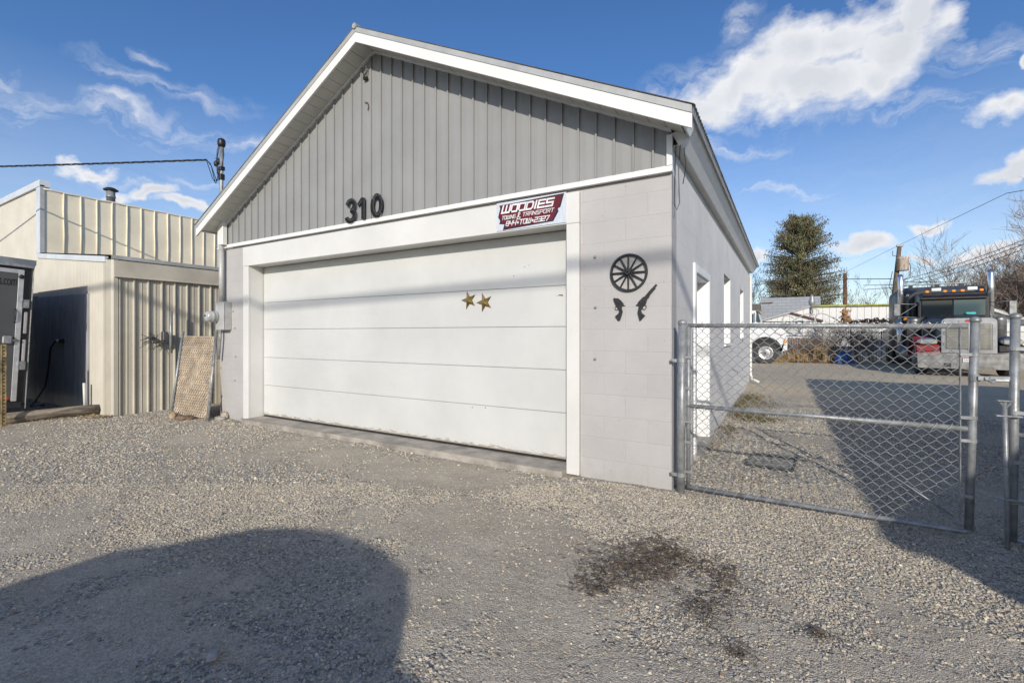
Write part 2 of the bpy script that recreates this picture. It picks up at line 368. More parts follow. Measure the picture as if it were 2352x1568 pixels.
# ------------------------------------------------------------------ ground
def vnoise(x, y, s, seed):
    r = np.random.default_rng(seed); G = r.random((256, 256)); u, v = x / s + 100, y / s + 100
    i, j = np.floor(u).astype(int), np.floor(v).astype(int); a, b = u - i, v - j; a = a * a * (3 - 2 * a); b = b * b * (3 - 2 * b)
    g = lambda p, q: G[p % 256, q % 256]
    return (g(i, j) * (1 - a) + g(i + 1, j) * a) * (1 - b) + (g(i, j + 1) * (1 - a) + g(i + 1, j + 1) * a) * b
def gravel(x, y):
    """0 packed dirt .. 1 loose stone"""
    ca, sa = math.cos(R(28)), math.sin(R(28))
    u, v = x * ca - y * sa, x * sa + y * ca
    n = .45 * vnoise(u / 2.2, v, .75, 3) + .28 * vnoise(x, y, .33, 4) + .17 * vnoise(x, y, .13, 5) + .10 * vnoise(x, y, .05, 6)
    g = np.clip((n - .44) * 5.5 + .5, 0, 1)
    near = np.exp(-((y + .55) / .5) ** 2) * ((x > -.2) & (x < 2.6)) * .5 + np.exp(-((y + 1.1) / .55) ** 2) * (x < -6.2) * .6
    near = near + np.exp(-(x / .9) ** 2) * (y > .2) * (y < 4) * .5
    far = np.clip((y - 4.5) / 4, 0, 1) * (x > -.5)
    mod = 0
    for (cx, cy, rx, ry, w) in ((.02, -2.28, .42, .28, -.7), (.95, -1.85, .55, .22, -.6), (1.25, -1.05, .8, .28, .35), (.35, -.35, .9, .3, .4), (1.4, -.2, .35, .12, -.5), (-.7, -1.7, .55, .5, -.35), (-2.4, -.55, 1.3, .3, -.45), (-1.9, -3.0, .7, .3, -.4), (-3.6, -2.0, 1.6, .6, .4), (-5.6, -1.6, 2.0, .5, .35), (-4.2, -.9, 1.6, .2, -.4), (1.35, -1.25, .45, .22, -.55), (.75, -1.0, .3, .12, -.35), (2.0, -.9, .4, .2, -.4), (.6, -2.1, .3, .2, -.4), (-1.0, -.9, .7, .2, .4)):
        mod = mod + w * np.exp(-((x - cx) / rx) ** 2 - ((y - cy) / ry) ** 2)
    return np.clip(g + near - far * .8 + mod, 0, 1)
def relief(x, y):
    return (vnoise(x * .88 - y * .47, (x * .47 + y * .88) * 3, 1.5, 11) - .5) * .024 + (vnoise(x, y, .4, 12) - .5) * .018 + (vnoise(x, y, .13, 13) - .5) * .011
def make_ground():
    def axis(lo, hi, st, far):
        a = np.arange(lo, hi, st); g = []; q = hi; d = st
        while q < far: g.append(q); d *= 1.35; q += d
        h = []; q = lo - st; d = st
        while q > -far: h.append(q); d *= 1.35; q -= d
        return np.concatenate([np.array(h[::-1]), a, np.array(g)])
    xs = axis(-13, 9, .05, 900); ys = axis(-4.5, 14, .05, 900)
    X, Y = np.meshgrid(xs, ys, indexing='ij'); x, y = X.ravel(), Y.ravel()
    fade = np.clip(1 - (np.maximum(np.abs(x + 2) - 11, 0) + np.maximum(y - 14, 0)) / 6, 0, 1)
    z = relief(x, y) * fade; g = gravel(x, y) * (.4 + .6 * fade)
    nx, ny = len(xs), len(ys); i = (np.arange(nx - 1)[:, None] * ny + np.arange(ny - 1)[None]).ravel()
    f = np.stack([i, i + ny, i + ny + 1, i + 1], 1)
    m = bpy.data.materials.new('gravel_ground'); m.use_nodes = True; t = m.node_tree; b = t.nodes['Principled BSDF']; b.inputs['Roughness'].default_value = 1; b.inputs['Specular IOR Level'].default_value = .0
    geo = N(t, 'ShaderNodeNewGeometry'); at = N(t, 'ShaderNodeAttribute', attribute_name='gravel')
    P = geo.outputs['Position']
    n1 = N(t, 'ShaderNodeTexNoise', i_Scale=1.6, i_Detail=10.0, i_Roughness=.72); L(t, P, n1.inputs['Vector'])
    dirt = N(t, 'ShaderNodeValToRGB'); L(t, n1.outputs['Fac'], dirt.inputs[0])
    dirt.color_ramp.elements[0].position = .3; dirt.color_ramp.elements[0].color = (.40, .35, .28, 1); dirt.color_ramp.elements[1].position = .7; dirt.color_ramp.elements[1].color = (.56, .50, .405, 1)
    spz = N(t, 'ShaderNodeSeparateXYZ'); L(t, P, spz.inputs[0])
    fy = math_(t, 'MULTIPLY', math_(t, 'SUBTRACT', spz.outputs[1], 4.0), .2, True)
    tanm = N(t, 'ShaderNodeMix', data_type='RGBA'); L(t, math_(t, 'MULTIPLY', fy, .85), tanm.inputs['Factor']); L(t, dirt.outputs[0], tanm.inputs['A']); tanm.inputs['B'].default_value = (.60, .50, .35, 1)
    v1 = N(t, 'ShaderNodeTexVoronoi', i_Scale=55.0, i_Randomness=1.0); L(t, P, v1.inputs['Vector'])
    sp = N(t, 'ShaderNodeSeparateColor'); L(t, v1.outputs['Color'], sp.inputs[0])
    st = N(t, 'ShaderNodeValToRGB'); L(t, sp.outputs[0], st.inputs[0]); cr = st.color_ramp
    cr.elements[0].position = 0; cr.elements[0].color = (.23, .21, .185, 1); cr.elements[1].position = 1; cr.elements[1].color = (.56, .515, .43, 1)
    e = cr.elements.new(.35); e.color = (.33, .315, .285, 1); e = cr.elements.new(.7); e.color = (.48, .445, .385, 1)
    v3 = N(t, 'ShaderNodeTexVoronoi', i_Scale=150.0); L(t, P, v3.inputs['Vector']); sp3 = N(t, 'ShaderNodeSeparateColor'); L(t, v3.outputs['Color'], sp3.inputs[0])
    grit = math_(t, 'ADD', .72, math_(t, 'MULTIPLY', sp3.outputs[1], .5))
    mask = math_(t, 'MULTIPLY', math_(t, 'SUBTRACT', math_(t, 'ADD', at.outputs['Fac'], math_(t, 'MULTIPLY', sp.outputs[2], .8)), .72), 5, True)
    mx = N(t, 'ShaderNodeMix', data_type='RGBA'); L(t, mask, mx.inputs['Factor']); L(t, tanm.outputs['Result'], mx.inputs['A']); L(t, st.outputs[0], mx.inputs['B'])
    mg = N(t, 'ShaderNodeMix', data_type='RGBA', blend_type='MULTIPLY'); mg.inputs['Factor'].default_value = 1; L(t, mx.outputs['Result'], mg.inputs['A'])
    cg = N(t, 'ShaderNodeCombineColor'); [L(t, grit, cg.inputs[k]) for k in range(3)]; L(t, cg.outputs[0], mg.inputs['B'])
    # damp stains
    n5 = N(t, 'ShaderNodeTexNoise', i_Scale=.9, i_Detail=5.0); L(t, P, n5.inputs['Vector'])
    stn = math_(t, 'MULTIPLY', math_(t, 'SUBTRACT', n5.outputs['Fac'], .60), 4, True)
    ms = N(t, 'ShaderNodeMix', data_type='RGBA'); L(t, math_(t, 'MULTIPLY', stn, .3), ms.inputs['Factor']); L(t, mg.outputs['Result'], ms.inputs['A']); ms.inputs['B'].default_value = (.22, .185, .145, 1)
    L(t, ms.outputs['Result'], b.inputs['Base Color'])
    hd = math_(t, 'MULTIPLY', math_(t, 'SUBTRACT', .6, v1.outputs['Distance']), mask)
    h = math_(t, 'ADD', math_(t, 'MULTIPLY', hd, 1.2), math_(t, 'MULTIPLY', math_(t, 'SUBTRACT', .6, v3.outputs['Distance']), .35))
    n6 = N(t, 'ShaderNodeTexNoise', i_Scale=25.0, i_Detail=6.0); L(t, P, n6.inputs['Vector']); h = math_(t, 'ADD', h, math_(t, 'MULTIPLY', n6.outputs['Fac'], .8))
    bp = N(t, 'ShaderNodeBump', i_Strength=1.0, i_Distance=.013); L(t, h, bp.inputs['Height']); L(t, bp.outputs[0], b.inputs['Normal'])
    o = np_mesh('ground', np.stack([x, y, z], 1), f, m, attr={'gravel': g}, smooth=True); tag(o, 'packed dirt and grey gravel yard', None, None, 'structure')
make_ground()

def make_stones():
    """loose crushed stone lying on the yard"""
    cs, ss = cth, sth; out = []
    for (n, d0, d1, s0, s1) in ((185000, .9, 4.2, .0034, .0080), (100000, 4.2, 8.5, .0062, .0115), (420, 1.5, 7, .012, .022)):
        r = np.sqrt(rng.random(n) * (d1 ** 2 - d0 ** 2) + d0 ** 2); a = rng.uniform(-1.28, 1.28, n)
        Xc = r * a; Yc = r; x = CAM[0] + Xc * cs - Yc * ss; y = CAM[1] + Xc * ss + Yc * cs
        size = rng.uniform(s0, s1, n) * rng.choice([.6, .8, 1, 1.3], n, p=[.3, .3, .28, .12])
        g = gravel(x, y); keep = (rng.random(n) < (g ** 1.3 * .92 + .08)) & (np.abs(x) < 14)
        keep &= ~((x < .02) & (x > -7.2) & (y > -.06)); keep &= ~((x < -8.7) & (y > -.9)); keep &= ~((x < -5.9) & (x > -6.6) & (y > -.1)) 
        keep &= ~((x < -9.2) & (y > -2.2))
        out.append(np.stack([x, y, size], 1)[keep])
    A = np.concatenate(out); n = len(A); x, y, s = A.T; z = relief(x, y)
    base = np.array([[-1, -1, -1], [1, -1, -1], [1, 1, -1], [-1, 1, -1], [-1, -1, 1], [1, -1, 1], [1, 1, 1], [-1, 1, 1]], float) * .62
    V = base[None] * (1 + rng.uniform(-.42, .42, (n, 8, 3))); V *= np.stack([rng.uniform(.8, 1.35, n), rng.uniform(.7, 1.1, n), rng.uniform(.45, .85, n)], 1)[:, None]
    th = rng.uniform(0, 6.28, n); ph = rng.normal(0, .35, n); c, q = np.cos(th), np.sin(th); c2, q2 = np.cos(ph), np.sin(ph)
    X = V[..., 0]; Y = V[..., 1] * c2[:, None] - V[..., 2] * q2[:, None]; Z = V[..., 1] * q2[:, None] + V[..., 2] * c2[:, None]
    P = np.stack([X * c[:, None] - Y * q[:, None], X * q[:, None] + Y * c[:, None], Z], 2) * s[:, None, None]
    P += np.stack([x, y, z + s * .22], 1)[:, None]
    F = np.array([[0, 3, 2, 1], [4, 5, 6, 7], [0, 1, 5, 4], [1, 2, 6, 5], [2, 3, 7, 6], [3, 0, 4, 7]])[None] + (np.arange(n) * 8)[:, None, None]
    pal = np.array([(.40, .38, .345), (.30, .295, .285), (.47, .445, .40), (.21, .21, .21), (.36, .32, .265), (.56, .54, .50), (.30, .305, .315), (.27, .20, .16)])
    col = pal[rng.choice(8, n, p=[.25, .2, .18, .08, .12, .07, .08, .02])] * rng.uniform(.8, 1.2, (n, 1)) * np.array([1.24, 1.165, 1.02]); col = col * .74 * 1.1 + np.array((.42, .35, .26)) * .28
    m = bpy.data.materials.new('crushed_stone'); m.use_nodes = True; t = m.node_tree; b = t.nodes['Principled BSDF']; b.inputs['Roughness'].default_value = .85; b.inputs['Specular IOR Level'].default_value = .3
    at = N(t, 'ShaderNodeAttribute', attribute_name='tint'); L(t, at.outputs['Color'], b.inputs['Base Color'])
    o = np_mesh('loose_gravel', P.reshape(-1, 3), F.reshape(-1, 4), m, attr={'tint': np.repeat(col, 8, 0)})
    tag(o, 'loose grey crushed stone scattered over the dirt yard', 'gravel', None, 'stuff')
make_stones()

# ------------------------------------------------------------------ the garage
WX0, WX1, WY1, WZ = -7.13, 0.0, 10.3, 2.73           # block walls
RX = -3.56                                            # ridge
def rise(y): return .011 * max(y, 0)
def roofz(x): return 5.03 - (.497 * (x - RX) if x > RX else .52 * (RX - x))
def build_garage():
    g = thing('garage', 'grey block garage with white wooden overhead door and metal gable above it', 'building', (WX1, 0, 0))
    OX0, OX1, OZ = -6.28, -.966, 2.41
    f = MB()                                          # front wall: left pier, right pier, lintel
    f.box(WX0, -6.42, 0, .2, -.2, WZ); f.box(-.836, 0, 0, .2, -.2, WZ); f.box(-6.42, -.836, .0, .2, 2.69, WZ)
    f.build('front_wall', M_block_f, g)
    s = MB(); T = .2                                  # side wall with a door and two windows
    D = (1.20, 2.17, .02, 2.02); W1 = (4.02, 5.05, 1.19, 2.33); W2 = (7.2, 8.18, 1.28, 2.36)
    zt = 3.12
    s.box(-T, 0, .2, D[0], -.2, zt); s.box(-T, 0, D[0], D[1], D[3], zt); s.box(-T, 0, D[1], W1[0], -.2, zt)
    s.box(-T, 0, W1[0], W1[1], -.2, W1[2]); s.box(-T, 0, W1[0], W1[1], W1[3], zt); s.box(-T, 0, W1[1], W2[0], -.2, zt)
    s.box(-T, 0, W2[0], W2[1], -.2, W2[2]); s.box(-T, 0, W2[0], W2[1], W2[3], zt); s.box(-T, 0, W2[1], WY1, -.2, zt)
    s.box(-T, 0, 0.004, .2, WZ, zt)
    # corner sliver so the side face is continuous at the front
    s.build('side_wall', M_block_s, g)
    o = MB(); o.box(WX0, WX0 + .2, .2, WY1, -.2, 3.0); o.box(WX0 + .2, -.2, WY1 - .2, WY1, -.2, 3.0)
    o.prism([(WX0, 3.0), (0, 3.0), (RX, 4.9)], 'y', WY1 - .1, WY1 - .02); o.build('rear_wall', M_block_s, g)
    # foundation slab in the doorway
    sl_ = MB(); sl_.box(-6.28, -.97, -.13, .5, -.2, .062); sl_.box(-6.46, -6.2, -.05, .0, -.1, .05)
    sl_.build('door_sill_slab', M_conc, g)
    # gable siding
    top = lambda x: roofz(x) - .13
    prof = [(0, .012), (.08, .012), (.081, .034), (.17, .034), (.171, .012), (.55, .015), (.9, .012)]
    gs = ribs('x', -.002, -7.10, -.02, .1732, prof, 2.792, top); gs.build('gable_siding', M_side, g)
    # trims
    tr = MB(); tr.box(WX0 - .01, .012, -.05, .0, 2.735, 2.752); tr.box(WX0 - .01, .012, -.034, .0, 2.752, 2.79)
    tr.build('siding_base_trim', M_fascia, g)
    for (x0, x1, za) in ((-.035, .012, 3.05), (WX0 - .012, WX0 + .03, 3.02)):
        MB().box(x0, x1, -.04, .0, 2.79, za).build('corner_trim', M_fascia, g)
    fz = MB()
    for x0, x1 in ((-7.12, RX), (RX, .0)):
        fz.prism([(x0, roofz(x0) - .19), (x1, roofz(x1) - .19), (x1, roofz(x1) - .155), (x0, roofz(x0) - .155)], 'y', -.045, 0)
    fz.build('frieze_trim', M_fascia, g)
    # white header and jamb boards
    hd = MB(); hd.bbox(-6.42, -.836, -.038, -.002, 2.405, 2.700, .004); hd.box(-6.28, -.966, .0, .30, 2.41, 2.43)
    hd.build('door_header', M_white, g)
    for (x0, x1, xi0, xi1) in ((-6.42, -6.281, -6.30, -6.28), (-.966, -.836, -.966, -.946)):
        jb = MB(); jb.bbox(x0, x1, -.034, -.002, .02, 2.404, .004); jb.box(xi0, xi1, 0, .30, .03, 2.409)
        jb.box(x0 + .07, x0 + .073, -.036, -.034, .05, 2.40)
        jb.build('door_jamb', M_white, g)
    # overhead door: five stacked panels
    d = thing('x', 'x', 'x'); bpy.data.objects.remove(d)
    dr = MB().box(-6.27, -.97, .235, .25, .085, 2.41).build('overhead_door', M_door, g)
    dzs = [.082, .553, .99, 1.43, 1.85, 2.405]
    for i in range(5):
        p = MB().bbox(-6.262, -.978, .207, .234, dzs[i] + .0018, dzs[i + 1] - .0018, .004); p.build('door_panel', M_door, dr)
    rg_ = random.Random(6); M_chip = mat('bare_chip', (.14, .11, .085), .9, 0, 20, .3)
    for (px, py, r) in ((1085, 935, .006), (1115, 936, .006), (935, 991, .006), (1286, 678, .008), (1180, 634, .006), (1215, 609, .004), (1205, 613, .005), (900, 880, .004), (905, 885, .004)):
        c_ = on_y(px, py, .206); MB().prism([(c_.x + r * rg_.uniform(.6, 1.6) * math.cos(a_ * 1.05), c_.z + r * rg_.uniform(.6, 1.4) * math.sin(a_ * 1.05)) for a_ in range(6)], 'y', .2055, .2069).build('paint_chip', M_chip, dr)
    c_ = on_y(1286, 679, .206); MB().prism([(c_.x - .05, c_.z + .002), (c_.x, c_.z + .008), (c_.x + .03, c_.z + .012), (c_.x + .035, c_.z - .014), (c_.x + .028, c_.z - .004), (c_.x, c_.z + .001)], 'y', .2055, .2069).build('paint_chip', M_chip, dr)
    MB().box(-6.25, -.985, .195, .232, .064, .081).build('bottom_seal', M_rubber, dr)
    # roof: corrugated sheets, two slopes
    rf = MB(); n = 0; ys = []; y = -.335
    while y < 10.55: ys.append(y); y += .0127
    vs = []; fs = []
    for side, xe in ((1, .235), (-1, -7.26)):
        vs = []
        for k, y in enumerate(ys):
            a = .010 * math.sin(2 * math.pi * y / .076)
            vs += [(xe, y, roofz(xe) - .012 + a + rise(y)), (RX, y, 5.012 + a + rise(y))]
        rf.add(vs, [(2 * i, 2 * i + 2, 2 * i + 3, 2 * i + 1) for i in range(len(ys) - 1)])
    rf.build('roof', M_roofm, g)
    rc = MB(); rc.tube([(RX, -.34, 5.005), (RX, 10.6, 5.005 + rise(10.3))], .034, 10); rc.build('ridge_cap', M_roofm, g)
    # rake edge, fascia, soffit at the gable
    for x0, x1 in ((-7.24, RX), (RX, .215)):
        def band(y0, y1, a, b, nm, m, xa=x0, xb=x1):
            q = MB(); q.prism([(xa, roofz(xa) - a), (xb, roofz(xb) - a), (xb, roofz(xb) - b), (xa, roofz(xa) - b)], 'y', y0, y1); q.build(nm, m, g)
        band(-.325, -.295, .088, .030, 'rake_drip_edge', M_greytrim)
        band(-.318, -.296, .205, .089, 'rake_fascia', M_fascia)
        sx0, sx1 = (x0 + .1, x1) if x0 < RX - 1 else (x0, x1 - .1)
        so_ = MB(); L_ = math.hypot(sx1 - sx0, roofz(sx1) - roofz(sx0)); k = int(L_ / .155)
        for i in range(k):
            u0, u1 = i / k, (i + .955) / k; xa, xb = sx0 + (sx1 - sx0) * u0, sx0 + (sx1 - sx0) * u1
            so_.prism([(xa, roofz(xa) - .165), (xb, roofz(xb) - .165), (xb, roofz(xb) - .15), (xa, roofz(xa) - .15)], 'y', -.294, .0)
        so_.prism([(sx0, roofz(sx0) - .148), (sx1, roofz(sx1) - .148), (sx1, roofz(sx1) - .14), (sx0, roofz(sx0) - .14)], 'y', -.294, .0)
        so_.build('rake_soffit', M_soffit, g)
    # eave fascia (square to the rafters) and eave soffit, right side
    def loft(name, m, a, b):
        q = MB(); n = len(a); q.add(a + b, [tuple(range(n))[::-1], tuple(range(n, 2 * n))] + [(i, (i + 1) % n, n + (i + 1) % n, n + i) for i in range(n)]); q.build(name, m, g)
    def sec(y, p): return [(x, y, z + rise(y)) for x, z in p]
    main = [(.198, 3.120), (.075, 2.952), (.060, 2.958), (.180, 3.122)]
    loft('eave_fascia', M_fascia2, sec(-.295, [(.198, 3.120), (.150, 3.005), (.135, 3.01), (.180, 3.122)]), sec(-.004, [(.198, 3.120), (.150, 3.005), (.135, 3.01), (.180, 3.122)]))
    loft('eave_fascia', M_fascia2, sec(0, main), sec(10.5, main))
    drip = [(.222, 3.128), (.208, 3.095), (.202, 3.095), (.214, 3.128)]
    loft('eave_drip_edge', M_greytrim2, sec(-.295, drip), sec(10.5, drip))
    sf = [(.062, 2.958), (.0, 2.952), (.0, 2.962), (.062, 2.968)]
    loft('eave_soffit', M_soffit, sec(.0, sf), sec(10.48, sf))
    loft('eave_fascia', M_fascia2, sec(-.295, [(-7.23, 3.09), (-7.17, 2.98), (-7.155, 2.985), (-7.215, 3.1)]), sec(10.5, [(-7.23, 3.09), (-7.17, 2.98), (-7.155, 2.985), (-7.215, 3.1)]))
    # end return of the eave fascia, white
    MB().add([(.15, -.004, 3.005), (.198, -.004, 3.12), (.0, -.004, 3.07), (.06, -.004, 2.95)], [(0, 1, 2, 3)]).build('fascia_return', M_fascia, g)
    # side door
    sd = MB().box(-.17, -.13, D[0], D[1], .08, D[3]).build('side_door', M_white, g)
    cs = MB(); cs.bbox(-.01, .022, D[0] - .11, D[0] + .0, .06, D[3] + .09, .004); cs.bbox(-.01, .022, D[1], D[1] + .10, .06, D[3] + .09, .004); cs.bbox(-.01, .0235, D[0] + .001, D[1] - .001, D[3], D[3] + .089, .004)
    cs.box(-.13, .0, D[0] + .001, D[0] + .02, .06, D[3]); cs.box(-.13, .0, D[1] - .02, D[1] - .001, .06, D[3]); cs.box(-.129, -.001, D[0] + .02, D[1] - .02, D[3] - .02, D[3] - .001)
    cs.build('door_frame', M_whiteb, sd)
    MB().lathe([(.02, 0), (.028, .02), (.028, .04), (.01, .055)], (-.128, D[0] + .1, 1.0), 'x', 12).build('door_knob', M_brass, sd, True)
    MB().box(-.15, .06, D[0] - .05, D[1] + .08, -.1, .055).build('side_door_step', M_conc, g)
    for (a, b, c_, d_) in (W1, W2):
        w = MB(); w.box(-.15, -.10, a + .001, a + .05, c_, d_); w.box(-.15, -.10, b - .05, b - .001, c_, d_); w.box(-.149, -.101, a + .05, b - .05, c_, c_ + .05); w.box(-.149, -.101, a + .05, b - .05, d_ - .05, d_); w.box(-.148, -.102, a + .05, b - .05, (c_ + d_) / 2 - .02, (c_ + d_) / 2 + .02)
        w.box(-.10, -.001, b - .02, b - .001, c_ + .001, d_ - .001)
        wo = w.build('window', M_whiteb, g)
        MB().box(-.135, -.125, a + .05, b - .05, c_ + .05, d_ - .05).build('pane', M_glass, wo)
        MB().box(-.10, .03, a + .001, b - .001, c_ - .03, c_ - .001).build('sill', M_whiteb, wo)
    # downspout on the far corner
    MB().tube([(.04, 10.2, 2.95), (.04, 10.2, .25), (.08, 10.2, .12), (.25, 10.15, .05)], .035, 8).build('downspout', M_white, g, True)
    # loose wires hanging from the eave corner, and anchor bolts
    MB().tube([(.04, -.02, 2.98), (.035, -.04, 2.7), (.03, -.05, 2.45), (.05, -.04, 2.40), (.07, -.03, 2.46), (.06, -.02, 2.72), (.07, 0, 2.96)], .004, 5).build('loose_wire', M_black, g)
    MB().tube([(.08, .1, 2.98), (.1, .1, 2.8), (.07, .12, 2.66)], .004, 5).build('loose_wire', M_black, g)
    for (x, z) in ((-.69, 2.07), (-.685, 1.60), (-.69, 1.12), (-6.75, 1.72), (-6.7, 1.45), (-6.68, 1.0), (-6.7, .62)):
        MB().lathe([(.014, 0), (.014, -.006), (.008, -.016), (.003, -.02)], (x, 0, z), 'y', 10).build('bolt', M_galv, g, True)
    hk = MB(); hk.tube([(-3.66, -.05, 4.70), (-3.68, -.08, 4.66), (-3.70, -.07, 4.56), (-3.66, -.07, 4.60), (-3.65, -.07, 4.69)], .008, 6); hk.box(-3.72, -3.66, -.06, -.03, 4.54, 4.57); hk.build('wall_hook', M_black, g)
    MB().tube([(-3.72, -.03, 4.27), (-3.66, -.04, 4.25), (-3.65, -.035, 4.20), (-3.67, -.03, 4.16)], .006, 5).build('wall_hook', M_rust, g)
    # the white post box where the service mast leaves the gable
    MB().bbox(-7.01, -6.86, -.11, -.036, 2.78, 3.19, .005).build('mast_cover', M_fascia, g)
M_whiteb = mat('bright_white_paint', (.80, .80, .79), .5, 0, 3, .03)
M_fascia2 = mat('grey_white_fascia', (.80, .80, .795), .45, 0, 5, .03)
M_greytrim2 = mat('light_drip_metal', (.5, .5, .49), .45, .1, 5, .06)
build_garage()

# ------------------------------------------------------------------ things on the garage front
def wallsign():
    t = thing('business_sign', 'white metal company sign with red and black lettering above the garage door', 'sign', (-1.357, -.04, 2.414))
    X0, Z0, SW, SH = -1.747, 2.418, .785, .292
    MB().bbox(X0, X0 + SW, -.047, -.0385, Z0, Z0 + SH, .002).build('sign_board', mat('sign_silver', (.66, .69, .74), .35, .2, 9, .06, stretch=(6, 1, 1)), t)
    P = lambda u, v: (X0 + u * SW, Z0 + v * SH)
    dark = [(.045, .90), (.975, .965), (.925, .53), (.89, .50), (.90, .40), (.83, .10), (.10, .02), (.125, .22), (.045, .25), (.06, .36), (.028, .50), (.06, .80)]
    MB().prism([P(*p) for p in dark], 'y', -.0495, -.0471).build('lettering_shadow', mat('sign_black', (.018, .014, .025), .5), t)
    red = [(.058, .87), (.955, .93), (.905, .545), (.865, .52), (.875, .42), (.81, .135), (.125, .07), (.145, .245), (.065, .285), (.08, .375), (.045, .51), (.075, .80)]
    MB().prism([P(*p) for p in red], 'y', -.0510, -.0496).build('lettering_field', mat('sign_red', (.13, .008, .015), .45), t)
    G = {'W': [[(0, 1), (0, 0), (1, 0), (1, 1)], [(.5, 0), (.5, 1)]], 'O': [[(0, 0), (0, 1), (1, 1), (1, 0), (0, 0)]], 'D': [[(0, 0), (0, 1), (.8, 1), (1, .8), (1, .2), (.8, 0), (0, 0)]],
         'I': [[(.5, 0), (.5, 1)]], 'E': [[(1, 1), (0, 1), (0, 0), (1, 0)], [(0, .5), (.9, .5)]], 'S': [[(1, 1), (0, 1), (0, .5), (1, .5), (1, 0), (0, 0)]],
         'T': [[(0, 1), (1, 1)], [(.5, 1), (.5, 0)]], 'N': [[(0, 0), (0, 1), (1, 0), (1, 1)]], 'G': [[(1, 1), (0, 1), (0, 0), (1, 0), (1, .5), (.55, .5)]],
         'R': [[(0, 0), (0, 1), (1, 1), (1, .5), (0, .5)], [(.45, .5), (1, 0)]], 'A': [[(0, 0), (0, 1), (1, 1), (1, 0)], [(0, .45), (1, .45)]], 'P': [[(0, 0), (0, 1), (1, 1), (1, .45), (0, .45)]],
         '8': [[(0, 0), (0, 1), (1, 1), (1, 0), (0, 0)], [(0, .5), (1, .5)]], '4': [[(0, 1), (0, .45), (1, .45)], [(1, 1), (1, 0)]], '2': [[(0, 1), (1, 1), (1, .5), (0, .5), (0, 0), (1, 0)]],
         '3': [[(0, 1), (1, 1), (1, 0), (0, 0)], [(.2, .5), (1, .5)]], '7': [[(0, 1), (1, 1), (.35, 0)]],
         '&': [[(1, .25), (.6, 0), (.15, 0), (0, .25), (.25, .5), (.7, .75), (.6, 1), (.35, 1), (.2, .8), (.45, .45), (.95, 0)]]}
    def row(text, u0, u1, v0, v1, th, y, shear=.35, gap=.34):
        mb = MB(); ws = [.28 if c == 'I' else (1.25 if c == 'W' else (.75 if c == '*' else 1)) for c in text]; tot = sum(ws) + gap * (len(text) - 1)
        un = (u1 - u0) * SW / tot; hh = (v1 - v0) * SH; x = X0 + u0 * SW; lay = 0
        for c, w in zip(text, ws):
            if c == '*':
                cx, cz, rr = x + un * w / 2 + shear * hh * .45, Z0 + v0 * SH + hh * .45, hh * .42
                mb.prism([(cx + rr * (1 if i % 2 == 0 else .42) * math.sin(i * math.pi / 5), cz + rr * (1 if i % 2 == 0 else .42) * math.cos(i * math.pi / 5)) for i in range(10)], 'y', y - .001, y)
            else:
                for pl in G[c]:
                    for (a, b) in zip(pl[:-1], pl[1:]):
                        A = Vector((a[0] * un * w * (1 if c != 'I' else 1), a[1] * hh)); B = Vector((b[0] * un * w, b[1] * hh))
                        d = (B - A).normalized(); nn = Vector((-d.y, d.x)) * th / 2; A -= d * th / 2; B += d * th / 2
                        q = [A + nn, B + nn, B - nn, A - nn]; lay = (lay + 1) % 3
                        mb.prism([(x + p.x + shear * p.y, Z0 + v0 * SH + p.y) for p in q], 'y', y - .0010 - .0002 * lay, y)
            x += un * (w + gap)
        return mb
    wl = mat('sign_white', (.78, .79, .80), .4)
    row('WOODIES', .085, .815, .62, .855, .017, -.0511, .30, .30).build('name_lettering', wl, t)
    row('TOWING', .085, .285, .385, .505, .0056, -.0511, .3, .38).build('trade_lettering', wl, t)
    row('TRANSPORT', .395, .83, .405, .525, .0056, -.0511, .3, .38).build('trade_lettering', wl, t)
    row('&', .312, .36, .33, .56, .0075, -.0511, .2).build('ampersand', wl, t)
    row('844*TOW*2327', .145, .765, .15, .30, .0085, -.0511, .3, .36).build('phone_lettering', wl, t)
wallsign()

def digit(paths, name, label):
    mb = MB()
    for path, w in paths:
        pts = [Vector(p) for p in path]; segs = []
        # resample
        acc = []; 
        for a, b in zip(pts[:-1], pts[1:]):
            n = max(1, int((b - a).length / .0115)); acc += [a + (b - a) * i / n for i in range(n)]
        acc.append(pts[-1])
        for i in range(len(acc)):
            d = (acc[min(i + 1, len(acc) - 1)] - acc[max(i - 1, 0)]).normalized(); nn = Vector((-d.y, d.x)); nn = (nn + d * .25).normalized()
            a, b = acc[i] - nn * w / 2, acc[i] + nn * w / 2
            mb.tube([(a.x, -.052, a.y), ((a.x + b.x) / 2, -.056, (a.y + b.y) / 2), (b.x, -.052, b.y)], .0078, 6)
    o = mb.build(name, M_blackcor, None, True); tag(o, label, 'house number', 'house number digits on the gable')
def arc(cx, cz, rx, rz, a0, a1, n=16): return [(cx + rx * math.sin(R(a0 + (a1 - a0) * i / n)), cz + rz * math.cos(R(a0 + (a1 - a0) * i / n))) for i in range(n + 1)]
digit([(arc(-3.952, 2.998, .07, .062, -75, 180), .062), (arc(-3.957, 2.872, .078, .07, 10, 250), .066)], 'house_number_digit', 'black corrugated numeral 3, first of the house number')
digit([([(-3.722, 3.06), (-3.722, 2.80)], .062), ([(-3.808, 2.985), (-3.75, 3.04)], .055)], 'house_number_digit', 'black corrugated numeral 1, middle of the house number')
digit([(arc(-3.487, 2.935, .075, .118, 0, 360, 28), .062)], 'house_number_digit', 'black corrugated numeral 0, last of the house number')

